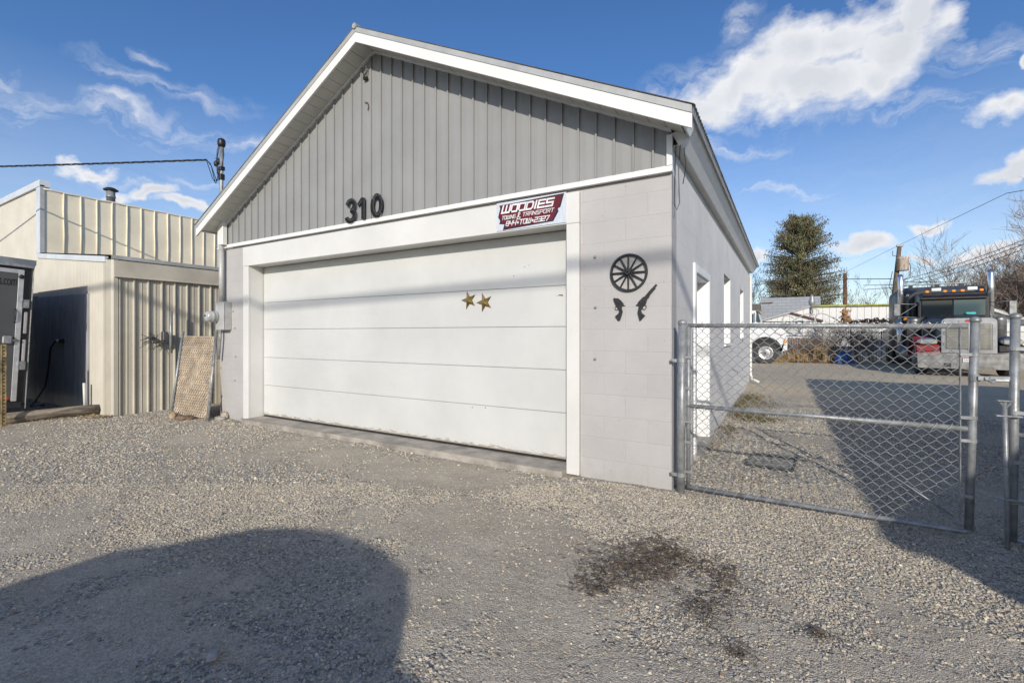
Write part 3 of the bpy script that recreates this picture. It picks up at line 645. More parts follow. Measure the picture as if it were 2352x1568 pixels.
def star(cx, cz, r, rot, label):
    mb = MB(); k = 10; vs = [(cx, .162, cz)]
    for i in range(k):
        rr = r if i % 2 == 0 else r * .40; a = R(rot) + i * math.pi / 5; vs.append((cx + rr * math.sin(a), .2035, cz + rr * math.cos(a)))
    mb.add(vs, [(0, 1 + i, 1 + (i + 1) % k) for i in range(k)] + [tuple(range(1, k + 1))])
    tag(mb.build('star_ornament', M_brass), label, 'ornament', 'metal stars on the garage door')
pS = on_y(1073, 689, .17); star(pS.x, pS.z, .112, -16, 'dark aged brass star on the door, farther from the wagon wheel')
pS = on_y(1109, 694, .17); star(pS.x, pS.z, .114, -18, 'brighter golden star on the door, nearer to the wagon wheel')

def wheel():
    cx, cz, Rr = -.368, 1.903, .168
    t = thing('wagon_wheel', 'black twelve spoke wagon wheel ornament on the grey block wall', 'ornament', (cx, 0, cz))
    q = MB(); n = 48; vs = []; fs = []
    prof = [(Rr - .02, -.012), (Rr - .016, -.03), (Rr, -.03), (Rr + .002, -.012)]
    for i in range(n):
        a = 2 * math.pi * i / n
        for (r, y) in prof: vs.append((cx + r * math.cos(a), y, cz + r * math.sin(a)))
    for i in range(n):
        for j in range(4): fs.append((i * 4 + j, i * 4 + (j + 1) % 4, ((i + 1) % n) * 4 + (j + 1) % 4, ((i + 1) % n) * 4 + j))
    q.add(vs, fs).build('rim', M_black, t)
    MB().lathe([(.034, -.006), (.034, -.02), (.026, -.03), (.026, -.05), (.02, -.056), (.008, -.056), (.008, -.04)], (cx, 0, cz), 'y', 20).build('hub', M_black, t)
    for i in range(12):
        a = R(i * 30 + 0); u = Vector((math.cos(a), 0, math.sin(a))); v = Vector((-math.sin(a), 0, math.cos(a)))
        A = Vector((cx, -.022, cz)) + u * .02; B = Vector((cx, -.022, cz)) + u * (Rr - .012)
        MB().tube([A, (A + B) / 2, B], [.0085, .0078, .006], 6).build('spoke', M_black, t)
wheel()
def gun(pts, guard, hammer, label, loc, extra=None):
    t = thing('revolver_ornament', label, 'ornament', loc, 0, 'black revolver ornaments under the wagon wheel')
    S = 1 / (2352 / 200 * 1)                                # unused scale, outlines are given in metres
    body, grip, cyl = pts
    MB().prism(body, 'y', -.018, -.003).build('frame', M_black, t)
    MB().prism(cyl, 'y', -.026, -.0185).build('cylinder', M_black, t)
    MB().prism(grip, 'y', -.022, -.004).build('grip', M_black, t)
    MB().tube([(p[0], -.012, p[1]) for p in guard], .0028, 6).build('trigger_guard', M_black, t)
    MB().prism(hammer, 'y', -.014, -.006).build('hammer', M_black, t)
def gp(u, v):                                             # pixel of the enlarged detail to wall metres
    p = on_y((1800 + u / 6.535) * .765625, (740 + v / 6.533) * .765625, -.01); return (p.x, p.z)
G = lambda l: [gp(*p) for p in l]
gun((G([(262, 1022), (288, 1000), (312, 1018), (345, 1006), (398, 1042), (458, 1110), (462, 1140), (432, 1165), (424, 1215), (372, 1232), (322, 1160), (290, 1095)]),
     G([(372, 1205), (424, 1205), (445, 1270), (425, 1350), (395, 1440), (368, 1448), (303, 1362), (352, 1325), (385, 1280)]),
     G([(318, 1040), (350, 1018), (412, 1090), (390, 1135), (345, 1110)])),
    G([(318, 1165), (296, 1195), (305, 1235), (345, 1240), (365, 1215)]), G([(440, 1150), (455, 1160), (496, 1152), (494, 1146), (452, 1145)]),
    'short barrel-less black revolver ornament below the wagon wheel', (-.48, 0, 1.48))
gun((G([(1098, 732), (1124, 752), (1085, 800), (1090, 820), (985, 940), (958, 1000), (925, 1030), (900, 1120), (838, 1190), (770, 1170), (735, 1110), (760, 1075), (850, 985), (880, 975), (975, 860)]),
     G([(768, 1175), (835, 1190), (808, 1255), (822, 1300), (888, 1350), (800, 1445), (785, 1440), (762, 1350), (745, 1290)]),
     G([(790, 1060), (840, 1030), (880, 1075), (850, 1130), (795, 1120)])),
    G([(870, 1140), (905, 1150), (910, 1195), (880, 1230), (842, 1220), (835, 1190)]), G([(752, 1150), (735, 1160), (702, 1140), (708, 1134), (745, 1135)]),
    'long barrelled black revolver ornament pointing up to the right', (-.22, 0, 1.48))

# electric service: mast, meter, drop wire
def service():
    m = thing('service_mast', 'galvanised electric service mast with black weatherhead rising through the eave', 'utility', (-6.94, -.06, 1.88))
    x, y = -6.955, -.075
    MB().tube([(x, y, 1.87), (x, y, 2.76)], .038, 14).build('conduit', M_boxgrey, m, True)
    MB().tube([(x, y, 3.05), (x, y, 4.40)], .026, 12).build('mast_pipe', M_galv, m, True)
    MB().lathe([(.045, 0), (.058, .03), (.058, .09), (.05, .115), (.03, .13), (.0, .135)], (x, y, 4.36), 'z', 16).build('weatherhead', M_blackcor, m, True)
    MB().bbox(x - .04, x + .04, y - .035, y + .035, 3.98, 4.04, .004).build('clamp', M_black, m)
    MB().bbox(x - .035, x + .035, y - .035, y + .035, 3.83, 3.92, .004).build('clamp', M_black, m)
    for (dx, dz) in ((-.16, 4.12), (-.085, 4.14), (-.06, 3.97)):
        MB().lathe([(.005, -.05), (.03, -.035), (.038, 0), (.03, .03), (.008, .05)], (x + dx, y, dz), 'z', 10).build('insulator', M_black, m, True)
    wr = MB()
    wr.tube([(x - .03, y, 4.40), (x - .08, y, 4.34), (x - .15, y, 4.16), (x - .13, y, 3.96), (x - .08, y, 3.86), (x - .2, y, 3.84), (x - .33, y + .0, 4.15), (x - .42, y - .02, 4.225)], .006, 5)
    wr.tube([(x, y - .03, 4.40), (x - .03, y - .05, 4.3), (x - .07, y - .04, 4.14), (x - .10, y, 3.93), (x - .17, y, 3.80), (x - .27, y, 3.9), (x - .42, y - .02, 4.22)], .006, 5)
    wr.tube([(x + .04, y, 4.40), (x + .07, y, 4.22), (x + .06, y - .02, 4.05), (x - .02, y - .03, 3.92), (x - .07, y, 3.84), (x - .15, y, 3.84), (x - .3, y, 4.1), (x - .42, y - .02, 4.228)], .006, 5)
    wr.tube([(x, y, 4.2), (x - .12, y, 4.205), (x - .2, y, 4.208)], .004, 4)
    wr.build('drip_loop_wires', M_black, m, True)
    b = thing('electric_meter', 'grey meter box with round glass meter on the garage corner', 'meter', (-6.92, -.06, 1.42))
    MB().bbox(-7.06, -6.80, -.115, -.0, 1.42, 1.87, .006).build('meter_box', M_boxgrey, b)
    MB().bbox(-6.91, -6.795, -.124, -.1152, 1.43, 1.86, .002).build('box_cover', M_boxgrey, b)
    MB().lathe([(.085, -.116), (.09, -.15), (.08, -.16), (.085, -.23), (.078, -.26), (.055, -.275), (.0, -.28)], (-7.03, 0, 1.635), 'y', 22).build('meter_dial', mat('meter_glass', (.5, .51, .5), .15, .2), b, True)
    MB().lathe([(.088, -.165), (.091, -.17), (.091, -.2), (.088, -.205)], (-7.03, 0, 1.635), 'y', 22).build('meter_ring', M_greytrim, b, True)
    MB().box(-7.06, -7.02, -.283, -.278, 1.635, 1.655).build('meter_readout', M_black, b)
    MB().tube([(-7.0, -.07, 1.41), (-7.0, -.07, 1.30), (-7.05, -.07, .95)], .02, 8).build('ground_conduit', M_galv, b, True)
    # twisted service drop to the pole out of frame on the left
    A = Vector((x - .42, y - .02, 4.225)); B = Vector((-30, -9.9, 6.3)); q = MB(); n = 60
    base = [A + (B - A) * (i / n) + Vector((0, 0, -.55 * math.sin(math.pi * i / n) - .0)) for i in range(n + 1)]
    dense = []
    for i in range(n * 5 + 1):
        k = i / 5; j = min(int(k), n - 1); dense.append(base[j].lerp(base[j + 1], k - j))
    for s_ in (0, 2.1, 4.2):
        q.tube([p + Vector((.009 * math.cos(i * .9 + s_), .009 * math.cos(i * .9 + s_), .012 * math.sin(i * .9 + s_))) for i, p in enumerate(dense)], .0075, 5)
    tag(q.build('service_drop_cable', M_black, None, True), 'twisted black overhead cable running from the mast to the left', 'cable')
service()

# ------------------------------------------------------------------ neighbouring metal building on the left
def left_building():
    g = thing('metal_workshop', 'cream and tan metal clad building with a lean-to left of the garage', 'building', (-8.75, -.86, 0))
    F = -.86; XL = -12.07; XR = -8.75
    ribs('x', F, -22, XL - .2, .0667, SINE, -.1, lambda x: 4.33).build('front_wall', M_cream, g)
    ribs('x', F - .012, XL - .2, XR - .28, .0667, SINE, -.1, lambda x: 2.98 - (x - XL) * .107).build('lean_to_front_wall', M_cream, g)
    ribs('x', F - .024, XL - .19, -9.62, .0667, SINE, 0, lambda x: 2.09 + .010 * math.sin(x * 94) - (x + 12) * .012).build('dark_lower_ribs', mat('dark_grey_ribs', (.33, .335, .35), .38, .1, 3, .15, stretch=(6, 1, .5)), g)  # darker ribbed layer over the lower lean-to front, wavy top edge
    ribs('x', F - .010, -13.6, XL - .20, .0667, SINE, 0, 2.13).build('grey_lower_ribs', mat('mid_grey_ribs', (.26, .26, .265), .4, .3, 3, .15), g)  # grey ribbed layer over the lower main front
    MB().box(-22, XL - .05, F + .02, F + .1, -.1, 4.3).build('wall_core', M_cream, g)
    # corner flashing of the lean-to
    c = MB(); c.add([(XR - .30, F - .028, -.1), (XR - .30, F - .028, 2.62), (XR + .0, F - .028, 2.58), (XR + .0, F - .028, -.1), (XR + .03, F, -.1), (XR + .03, F, 2.6), (XR + .03, F + .06, 2.6), (XR + .03, F + .06, -.1), (XR, F - .028, 2.59)],
                    [(0, 1, 2, 3), (3, 8, 5, 4), (4, 5, 6, 7)])
    c.box(XR - .2, XR - .19, F - .034, F - .029, 0, 2.5); c.build('corner_flashing', mat('cream_flashing', (.50, .465, .385), .5, 0, 2, .06), g)
    # upper side wall with standing seams and the tall white corner trim
    MB().box(XL - .22, XL + .0, F - .05, F - .018, 2.99, 4.40).build('corner_trim', M_flash, g)
    MB().box(XL + .001, XL + .02, F - .049, F + .015, 3.0, 4.36).build('corner_trim', M_greytrim, g)
    MB().add([(-22.2, F - .06, 4.33), (XL + .02, F - .06, 4.33), (XL + .02, F - .06, 4.46), (-22.2, F - .06, 4.46), (-22.2, F + .1, 4.33), (XL + .02, F + .1, 4.33), (XL + .02, F + .1, 4.46), (-22.2, F + .1, 4.46)],
             [(0, 1, 2, 3), (4, 5, 6, 7), (3, 2, 6, 7), (0, 1, 5, 4), (1, 2, 6, 5)]).build('parapet_cap', M_flash, g)
    up = MB(); n = 46
    up.add([(XL, F - .01 + i * .268, z) for i in range(n + 1) for z in (3.0, 4.27 - (.0 if i else .0))], [(2 * i, 2 * i + 2, 2 * i + 3, 2 * i + 1) for i in range(n)])
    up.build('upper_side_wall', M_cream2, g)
    sm = MB()
    for i in range(1, n):
        y = F + .04 + i * .268; w = .008 * (1 + .5 * math.sin(i * 2.3)); sm.tube([(XL + .012, y, 3.0), (XL + .016, y + .006 * math.sin(i), 3.4), (XL + .014, y - .006 * math.sin(i * 2), 3.9), (XL + .012, y, 4.28)], .016, 6)
    sm.tube([(XL + .01, F, 4.29)] + [(XL + .01, F + i * .134, 4.285 + .006 * math.sin(i * 1.7)) for i in range(1, 90)], .018, 5)
    sm.build('standing_seams', M_cream2, g, True)
    tr = MB(); random.seed(3)
    yy = [F + .9 + i * .05 for i in range(180)]; zz = [3.008 + max(0, random.gauss(.012, .022)) for _ in yy]
    tr.add([(XL + .006, a, 2.99) for a in yy] + [(XL + .006, a, b) for a, b in zip(yy, zz)], [(i, i + 1, i + 181, i + 180) for i in range(179)])
    tr.build('tar_line', M_tar, g)
    # lean-to roof, flashing and ribbed side wall
    MB().add([(XL, F - .04, 3.0), (XR + .05, F - .04, 2.66), (XR + .05, 12, 2.66), (XL, 12, 3.0), (XL, F - .04, 2.97), (XR + .05, F - .04, 2.60), (XR + .05, 12, 2.60), (XL, 12, 2.97)],
             [(0, 1, 2, 3), (4, 5, 6, 7), (1, 2, 6, 5)]).build('lean_to_roof', M_greytrim, g)
    MB().add([(XL - .16, F - .05, 2.90), (XR - .18, F - .05, 2.56), (XR - .18, F - .05, 2.655), (XL - .16, F - .05, 2.995), (XL - .16, F, 2.90), (XR - .18, F, 2.56), (XR - .18, F, 2.655), (XL - .16, F, 2.995)],
             [(0, 1, 2, 3), (4, 5, 6, 7), (3, 2, 6, 7), (0, 1, 5, 4), (1, 2, 6, 5)]).build('rake_flashing', M_flash, g)
    MB().box(XR + .035, XR + .05, F - .0, 12, 2.30, 2.58).build('eave_flashing', M_tan2, g)
    MB().tube([(XR + .06, F, 2.31), (XR + .06, 12, 2.31)], .012, 6).build('eave_flashing', M_tan2, g)
    prof = [(0, .0), (.10, .0), (.14, .03), (.22, .03), (.26, 0), (.42, 0), (.44, .007), (.48, .007), (.50, 0), (.68, 0), (.70, .007), (.74, .007), (.76, 0)]
    ribs('y', XR, F + .045, 12, .2035, prof, -.1, 2.4).build('ribbed_side_wall', M_tan, g)
    f = thing('flue_pipe', 'round galvanised flue pipe with dark cap on the left building roof', 'chimney', (-16.15, 1.6, 4.3))
    MB().lathe([(.105, 0), (.105, 1.05), (.118, 1.05), (.118, 1.09), (.105, 1.1), (.105, 1.25)], (-16.15, 1.6, 4.3), 'z', 18).build('pipe', M_galv, f, True)
    MB().lathe([(.05, 0), (.17, .02), (.18, .05), (.10, .10), (.02, .12)], (-16.15, 1.6, 5.53), 'z', 18).build('cap', M_black, f)
    MB().box(-22, XL - .05, F + .1, 12, 4.1, 4.2).build('roof', M_roofm, g)
    # bracket and stub post on the ribbed wall
    b = thing('wall_post_bracket', 'galvanised stub post with broken bracket on the tan ribbed wall', 'bracket', (-8.6, -.08, 1.0))
    MB().tube([(-8.56, -.10, 1.02), (-8.56, -.10, 1.76)], .024, 10).build('post_stub', M_galv, b, True)
    M_dg = mat('dark_bracket_steel', (.15, .15, .16), .5, .4, 20, .3); MB().bbox(-8.70, -8.60, -.20, -.12, 1.22, 1.40, .008).build('bracket', M_dg, b)
    q = MB(); random.seed(9)
    for i in range(26):
        p = Vector((-8.66, -.28, 1.28)); e = p + Vector((random.uniform(-.06, .1), random.uniform(-.25, .12), random.uniform(-.2, .14)))
        q.tube([p, (p + e) / 2 + Vector((random.uniform(-.03, .03),) * 3), e], .004, 4)
    q.bbox(-8.68, -8.6, -.36, -.16, 1.20, 1.25, .005); q.build('bracket_arm', M_dg, b)
left_building()

def trailer():
    t = thing('cargo_trailer', 'black and grey enclosed cargo trailer with lettered rear door at the left edge', 'trailer', (-9.4, -1.74, .2), rot=(R(-2.6), 0, 0))
    # local frame: x back from the rear, y away from the side wall, z up
    MB().bbox(-4.2, -.012, -2.1, 0, .05, 2.24, .02).build('body', M_trailb, t, local=True)
    MB().box(-4.2, .03, -2.12, .02, 2.24, 2.32).build('roof_cap', mat('trailer_cap', (.32, .33, .34), .4, .4), t, local=True)
    MB().box(-.0, .06, -2.12, .0, 2.19, 2.235).build('roof_cap', M_galv, t, local=True)
    MB().bbox(-.01, .02, -.006, .004, .0, 2.20, .002).build('corner_edge', M_galv, t, local=True)
    d = MB().bbox(-.008, .016, -1.95, -.14, .14, 2.12, .004).build('rear_door', M_trail, t, local=True)
    fr = MB(); fr.bbox(.0165, .024, -.165, -.105, .12, 2.15, .002); fr.box(.0165, .024, -1.95, -.166, 2.09, 2.15); fr.build('door_frame', M_alu2, d, local=True)
    for z in (1.56, .6):
        h = MB(); h.bbox(.02, .045, -.125, -.035, z, z + .13, .003); h.tube([(.04, -.115, z - .02), (.04, -.115, z + .15)], .012, 8); h.build('hinge', M_galv, d, local=True)
    for z0, z1 in ((1.16, 1.5), (.72, 1.07)):
        MB().bbox(-.01, .014, -.08, -.035, z0, z1, .01).build('tail_light', mat('clear_light', (.42, .40, .40), .25), t, local=True)
    MB().tube([(.03, -.3, 1.05), (.03, -.13, 1.05)], .018, 8).build('latch_bar', M_galv, d, True, local=True)
    MB().bbox(.02, .06, -.30, -.2, 1.0, 1.12, .012).build('latch', M_galv, d, local=True)
    MB().tube([(.02, -.18, 1.32), (.045, -.175, 1.36), (.045, -.175, 1.5), (.02, -.18, 1.54)], .008, 6).build('handle', M_black, d, True, local=True)
    MB().lathe([(.03, .0), (.034, .012), (.02, .02), (.0, .02)], (.024, -.135, 2.04), 'x', 16).build('clearance_light', M_black, t, True, local=True)
    MB().box(.017, .0195, -.36, -.19, .145, .19).build('reflector', M_red, t, local=True)
    MB().box(-.2, .03, -2.1, -.05, .02, .1).build('bumper', M_trailb, t, local=True)
    for k in (0, 1):
        w = MB().lathe([(.2, -.1), (.33, -.1), (.35, -.06), (.35, .06), (.33, .1), (.2, .1)], (-2.0 - .8 * k, -.12, .17), 'y', 20).build('wheel', M_rubber, t, local=True)
    cu = bpy.data.curves.new('lettering', 'FONT'); cu.body = 's.com'; cu.size = .215; cu.extrude = .001; cu.space_character = .95
    o = bpy.data.objects.new('tmp', cu); C.objects.link(o); dg = bpy.context.evaluated_depsgraph_get(); me = bpy.data.meshes.new_from_object(o.evaluated_get(dg)); bpy.data.objects.remove(o)
    o = bpy.data.objects.new('door_lettering', me); C.objects.link(o); o.parent = t; me.materials.clear(); me.materials.append(M_decal)
    o.rotation_euler = (R(90), 0, R(90)); o.scale = (.40, 1, 1); o.location = (.018, -.372, 1.895)
M_alu2 = mat('brushed_trim', (.58, .58, .58), .4, .5, 8, .1)
trailer()

def yard_left():
    lg = MB(); pts = [(-9.28, -2.25, .085), (-9.30, -1.9, .08), (-9.27, -1.5, .088), (-9.25, -1.1, .085), (-9.22, -.9, .08)]
    lg.tube(pts, [.085, .09, .082, .09, .085], 9); tag(lg.build('timber_beam', M_log, None, True), 'weathered grey timber beam lying on the gravel before the trailer', 'timber')
    q = MB(); q.tube([(-9.52, -.98, .02), (-9.50, -1.0, .52)], .022, 10)
    tag(q.build('pipe_stub', M_white, None, True), 'short white pipe stub standing behind the timber beam end', 'pipe')
    q = MB(); q.bbox(-9.14, -9.105, -2.055, -2.0, 0, 1.2, .003); q.box(-9.104, -9.098, -2.06, -2.048, 0, 1.2); p = tag(q.build('sign_post', mat('weathered_yellow_post', (.45, .33, .15), .7, .1, 8, .4)), 'rusty yellow perforated metal post at the left photo edge', 'post')
    h = MB()
    for i in range(22): h.box(-9.1049, -9.1035, -2.035, -2.02, .06 + i * .052, .08 + i * .052)
    h.build('post_holes', M_black, p)
    # cord hanging by the wall
    q = MB(); q.tube([(-10.9, -.92, 1.23), (-11.1, -.925, 1.24), (-11.3, -.95, 1.1), (-11.35, -.97, .7), (-11.4, -1.0, .35), (-11.6, -1.1, .05), (-11.2, -1.25, .03), (-11.1, -1.1, .03), (-11.5, -1.0, .03)], .014, 6)
    q.tube([(-10.75, -.925, 1.23), (-11.0, -.925, 1.235)], .035, 8); tag(q.build('power_cord', M_black, None, True), 'black power cord plugged into the dark ribbed lower wall behind the trailer', 'cord')
    # leaning chain link panel with tan slats
    t = thing('slatted_fence_panel', 'chain link fence panel with tan privacy slats leaning by the garage corner', 'fence panel', (-7.4, -.3, 0))
    BL, BR = Vector((-7.95, -.33, .02)), Vector((-6.90, -.30, .02)); TL, TR = Vector((-7.93, -.165, 1.34)), Vector((-6.90, -.13, 1.33))
    BL, BR, TL, TR = Vector((-7.98, -.34, .03)), Vector((-6.95, -.28, .02)), Vector((-8.20, -.075, 1.36)), Vector((-7.19, -.035, 1.35))
    for a, b in ((BL, TL), (BR, TR)):
        e = (b - a) * .03; MB().tube([a - e, b + e], .021, 10).build('frame_pipe', M_galv, t, True)
    nrm = (BR - BL).cross(TL - BL).normalized()
    if nrm.y > 0: nrm = -nrm
    sl_ = MB(); k = 26; ex = (BR - BL) * .04
    def PT(u, v): return (BL.lerp(BR, .05 + .90 * u)).lerp(TL.lerp(TR, .05 + .90 * u), v)
    MB().add([PT(0, .01), PT(1, .01), PT(1, .975), PT(0, .975)], [(0, 1, 2, 3)]).build('privacy_slats', M_slat, t)
    rows = 30; cols = 15; rg = random.Random(4)
    for r in range(rows):
        for c in range(cols):
            u = (c + (.5 if r % 2 else 0) + rg.uniform(-.06, .06)) / cols; v = .02 + .95 * (r + rg.uniform(-.1, .1)) / rows
            if u > .96: continue
            a = PT(u, v) + nrm * .003; b_ = PT(u + .020, v + .001) + nrm * .003; d_ = PT(u + .050, v + .020) + nrm * .003; e_ = PT(u + .034, v + .022) + nrm * .003
            sl_.add([a, b_, d_, e_], [(0, 1, 2, 3)])
    sl_.build('slat_gaps', mat('slat_gap_brown', (.13, .085, .05), .8, 0, 6, .2), t)
    w = MB()
    for c in range(0, 15):
        for s_ in (0, 1):
            pts = []
            for r in range(0, 37):
                u = (c + (.5 if (r + s_) % 2 else 0)) / 14.5; u = min(max(u, 0), 1); pts.append(PT(u, r / 36 * .98) + nrm * .012)
            if s_ == 0: w.tube(pts, .0022, 4, False)
    w.build('wire_mesh', M_wire, t)
    for v in (.3, .62): MB().bbox(BR.lerp(TR, v).x - .02, BR.lerp(TR, v).x + .05, BR.lerp(TR, v).y - .03, BR.lerp(TR, v).y - .005, BR.lerp(TR, v).z, BR.lerp(TR, v).z + .03, .003).build('clamp', M_galv, t)
    # rocks
    def rock(x, y, r, h, label, m, seed):
        rg = np.random.default_rng(seed); q = MB(); vs = []; n = 9
        for k, (hh, rr) in enumerate(((0, 1), (.5, 1.05), (.9, .7), (1, .25))):
            for j in range(n): a = 2 * math.pi * j / n; q_ = rr * r * rg.uniform(.8, 1.15); vs.append((x + q_ * math.cos(a), y + q_ * math.sin(a) * .7, hh * h * rg.uniform(.85, 1.1)))
        q.add(vs, [(k * n + j, k * n + (j + 1) % n, (k + 1) * n + (j + 1) % n, (k + 1) * n + j) for k in range(3) for j in range(n)] + [tuple(range(3 * n, 4 * n))])
        tag(q.build('rock', m), label, 'rock')
    rock(-7.38, -.42, .17, .07, 'flat brown rock at the foot of the slatted panel', mat('brown_rock', (.22, .15, .10), .9, 0, 12, .3, .4, 40), 1)
    rock(-7.75, -.42, .08, .09, 'small tan rock under the left pipe of the slatted panel', mat('tan_rock', (.42, .31, .2), .9, 0, 12, .3, .4, 40), 2)
    rock(-6.93, -.10, .12, .05, 'grey stone at the base of the garage corner', mat('grey_rock', (.36, .33, .29), .9, 0, 12, .3, .4, 40), 3)
    rock(-6.92, -.05, .07, .11, 'pale stone leaning on the garage corner', mat('pale_rock', (.55, .48, .38), .9, 0, 12, .3, .4, 40), 4)
yard_left()

# ------------------------------------------------------------------ chain link gates
def chainlink(x0, x1, z0f, z1f, y, r=.0024, d=.075, lean=lambda x, z: 0):
    """woven diamonds: neighbouring zigzag wires touching at the points"""
    mb = MB(); n = int((x1 - x0) / (d / 2))
    for k in range(n):
        xa = x0 + (k + .5) * d / 2; pts = []; zt = z1f(xa); j = 0; z = zt + .03
        while z > z0f(xa) - .02:
            s = 1 if (j + k) % 2 else -1
            q_ = y + .004 * (1 if j % 2 else -1); pts += [(xa + s * d * .245, q_, z + .005), (xa + s * d * .245, -q_ + 2 * y, z - .005)]; z -= d * .5; j += 1
        mb.tube(pts, r, 4, False)
    return mb
def gate1():
    t = thing('chain_link_gate', 'galvanised chain link gate leaf between the garage corner and the latch', 'gate', (.14, 0, 0))
    zt = lambda x: 1.425 - (x - .1) * .012; zb = lambda x: .075 + (x - .1) * .0
    P = MB().tube([(.13, 0, zt(.13)), (1.86, 0, zt(1.86))], .017, 12).build('top_rail', M_galv, t, True)
    MB().tube([(.13, 0, .75), (1.86, 0, .735)], .017, 12).build('middle_rail', M_galv, t, True)
    MB().tube([(.13, 0, .07), (1.84, 0, .062), (1.875, 0, .075), (1.89, 0, .11)], .017, 12).build('bottom_rail', M_galv, t, True)
    e = MB().tube([(1.868, 0, .08), (1.898, 0, 1.435)], .0235, 16).build('end_post', M_galv, t, True)
    MB().lathe([(.025, 0), (.030, .005), (.030, .016), (.025, .028), (.012, .034), (.0, .036)], (1.899, 0, 1.43), 'z', 16).build('post_cap', M_galv, e, True)
    MB().tube([(.135, 0, .07), (.137, 0, 1.42)], .016, 10).build('hinge_stile', M_galv, t, True)
    chainlink(.17, 1.83, lambda x: .06, zt, 0.0).build('chain_link_mesh', M_wire, t)
    d = .075                                              # wire ends hooked round each rail
    for f_ in (zt, lambda x: .745 - (x - .1) * .006, lambda x: .066):
        kn = MB()
        for k in range(22):
            x = .19 + k * d; zz = f_(x)
            kn.tube([(x - .016, -.006, zz - .045), (x - .006, -.024, zz - .012), (x + .01, -.023, zz + .012), (x + .022, -.004, zz + .026), (x + .028, .01, zz + .02)], .0018, 4, False)
        kn.build('wire_ties', M_greytrim, t)
    MB().bbox(1.823, 1.829, -.012, .012, .09, 1.40, .002).build('tension_bar', M_galv, t)
    MB().bbox(.168, .174, -.012, .012, .06, 1.39, .002).build('tension_bar', M_galv, t)
    for z in (1.22, .81, .66, .30):
        q = MB(); q.bbox(1.82, 1.88, -.027, -.023, z - .011, z + .011, .002); q.lathe([(.0245, -.011), (.027, -.011), (.027, .011), (.0245, .011)], (1.868 + (z - .08) * .022, 0, z), 'z', 16)
        q.build('tension_band', M_galv, t)
    for z in (1.16, .9, .62, .45, .2):
        q = MB(); q.bbox(.10, .175, -.028, -.024, z - .011, z + .011, .002); q.build('tension_band', M_galv, t)
    MB().tube([(1.83, -.015, .13), (1.5, -.015, .36), (.16, -.012, 1.30)], .0022, 5).build('brace_wire', M_wire, t)
    MB().tube([(1.79, -.02, .155), (1.55, -.018, .325)], .006, 6).build('turnbuckle', M_wire, t, True)
    # latch
    q = MB(); q.lathe([(.0245, -.022), (.029, -.022), (.029, .022), (.0245, .022)], (1.893, 0, 1.07), 'z', 16); q.bbox(1.90, 1.96, -.04, -.034, 1.055, 1.085, .003); q.lathe([(.01, -.05), (.012, -.03), (.01, 0)], (1.94, 0, 1.07), 'y', 8)
    q.bbox(1.95, 2.05, -.04, -.032, 1.062, 1.088, .004); q.tube([(1.95, -.035, 1.06), (1.965, -.05, 1.045), (1.98, -.05, 1.06), (2.04, -.045, 1.06)], .008, 6); q.build('latch', M_galv, t)
def gate2():
    t = thing('chain_link_gate', 'galvanised chain link gate leaf cut by the right photo edge', 'gate', (2.08, 0, 0))
    e = MB().tube([(2.068, 0, .05), (2.082, 0, 1.455)], .0235, 16).build('end_post', M_galv, t, True)
    MB().lathe([(.025, 0), (.030, .005), (.030, .016), (.025, .028), (.012, .034), (.0, .036)], (2.083, 0, 1.45), 'z', 16).build('post_cap', M_galv, e, True)
    MB().tube([(2.08, 0, 1.42), (3.9, 0, 1.44)], .017, 12).build('top_rail', M_galv, t, True)
    MB().tube([(2.08, 0, .72), (3.9, 0, .74)], .017, 12).build('middle_rail', M_galv, t, True)
    MB().tube([(2.07, 0, .07), (2.12, 0, .055), (3.9, 0, .07)], .017, 12).build('bottom_rail', M_galv, t, True)
    MB().tube([(3.92, 0, 0), (3.92, 0, 1.5)], .03, 12).build('hinge_post', M_galv, t, True)
    chainlink(2.15, 3.88, lambda x: .06, lambda x: 1.43, 0.0).build('chain_link_mesh', M_wire, t)
    MB().bbox(2.143, 2.149, -.012, .012, .09, 1.40, .002).build('tension_bar', M_galv, t)
    for z in (1.26, .86, .55, .30):
        q = MB(); q.bbox(2.075, 2.15, -.028, -.024, z - .012, z + .012, .002); q.lathe([(.0245, -.012), (.0275, -.012), (.0275, .012), (.0245, .012)], (2.076, 0, z), 'z', 16); q.build('tension_band', M_galv, t)
    r = MB().tube([(2.035, -.045, .0), (2.03, -.045, .45), (2.02, -.045, .93)], .0125, 10).build('drop_rod', M_galv, t, True)
    q = MB(); q.bbox(1.985, 2.06, -.065, -.025, .93, .938, .002); q.tube([(2.0, -.045, .93), (2.02, -.045, .88), (2.05, -.045, .925)], .008, 6); q.build('rod_handle', M_galv, r)
    MB().bbox(1.98, 2.10, -.06, -.03, .835, .845, .002).build('rod_guide', M_galv, t)
    MB().bbox(1.98, 2.12, -.06, -.03, .315, .325, .002).build('rod_guide', M_galv, t)
def gatepost():
    t = thing('fence_post', 'thick galvanised gate post beside the garage corner', 'post', (.085, -.02, 0))
    p = MB().tube([(.075, -.015, -.1), (.09, -.015, 1.44)], .032, 18).build('pipe', M_galv, t, True)
    MB().lathe([(.034, 0), (.038, .005), (.038, .02), (.032, .032), (.014, .038), (.0, .04)], (.09, -.015, 1.435), 'z', 18).build('post_cap', M_galv, t, True)
    for z in (1.13, .17):
        q = MB(); q.lathe([(.033, -.018), (.037, -.018), (.037, .018), (.033, .018)], (.078 + z * .0095, -.015, z), 'z', 18); q.bbox(.0, .05, -.05, -.035, z - .015, z + .015, .003); q.tube([(.02, -.07, z), (.02, .0, z)], .008, 6); q.build('hinge_clamp', M_galv, t)
gate1(); gate2(); gatepost()

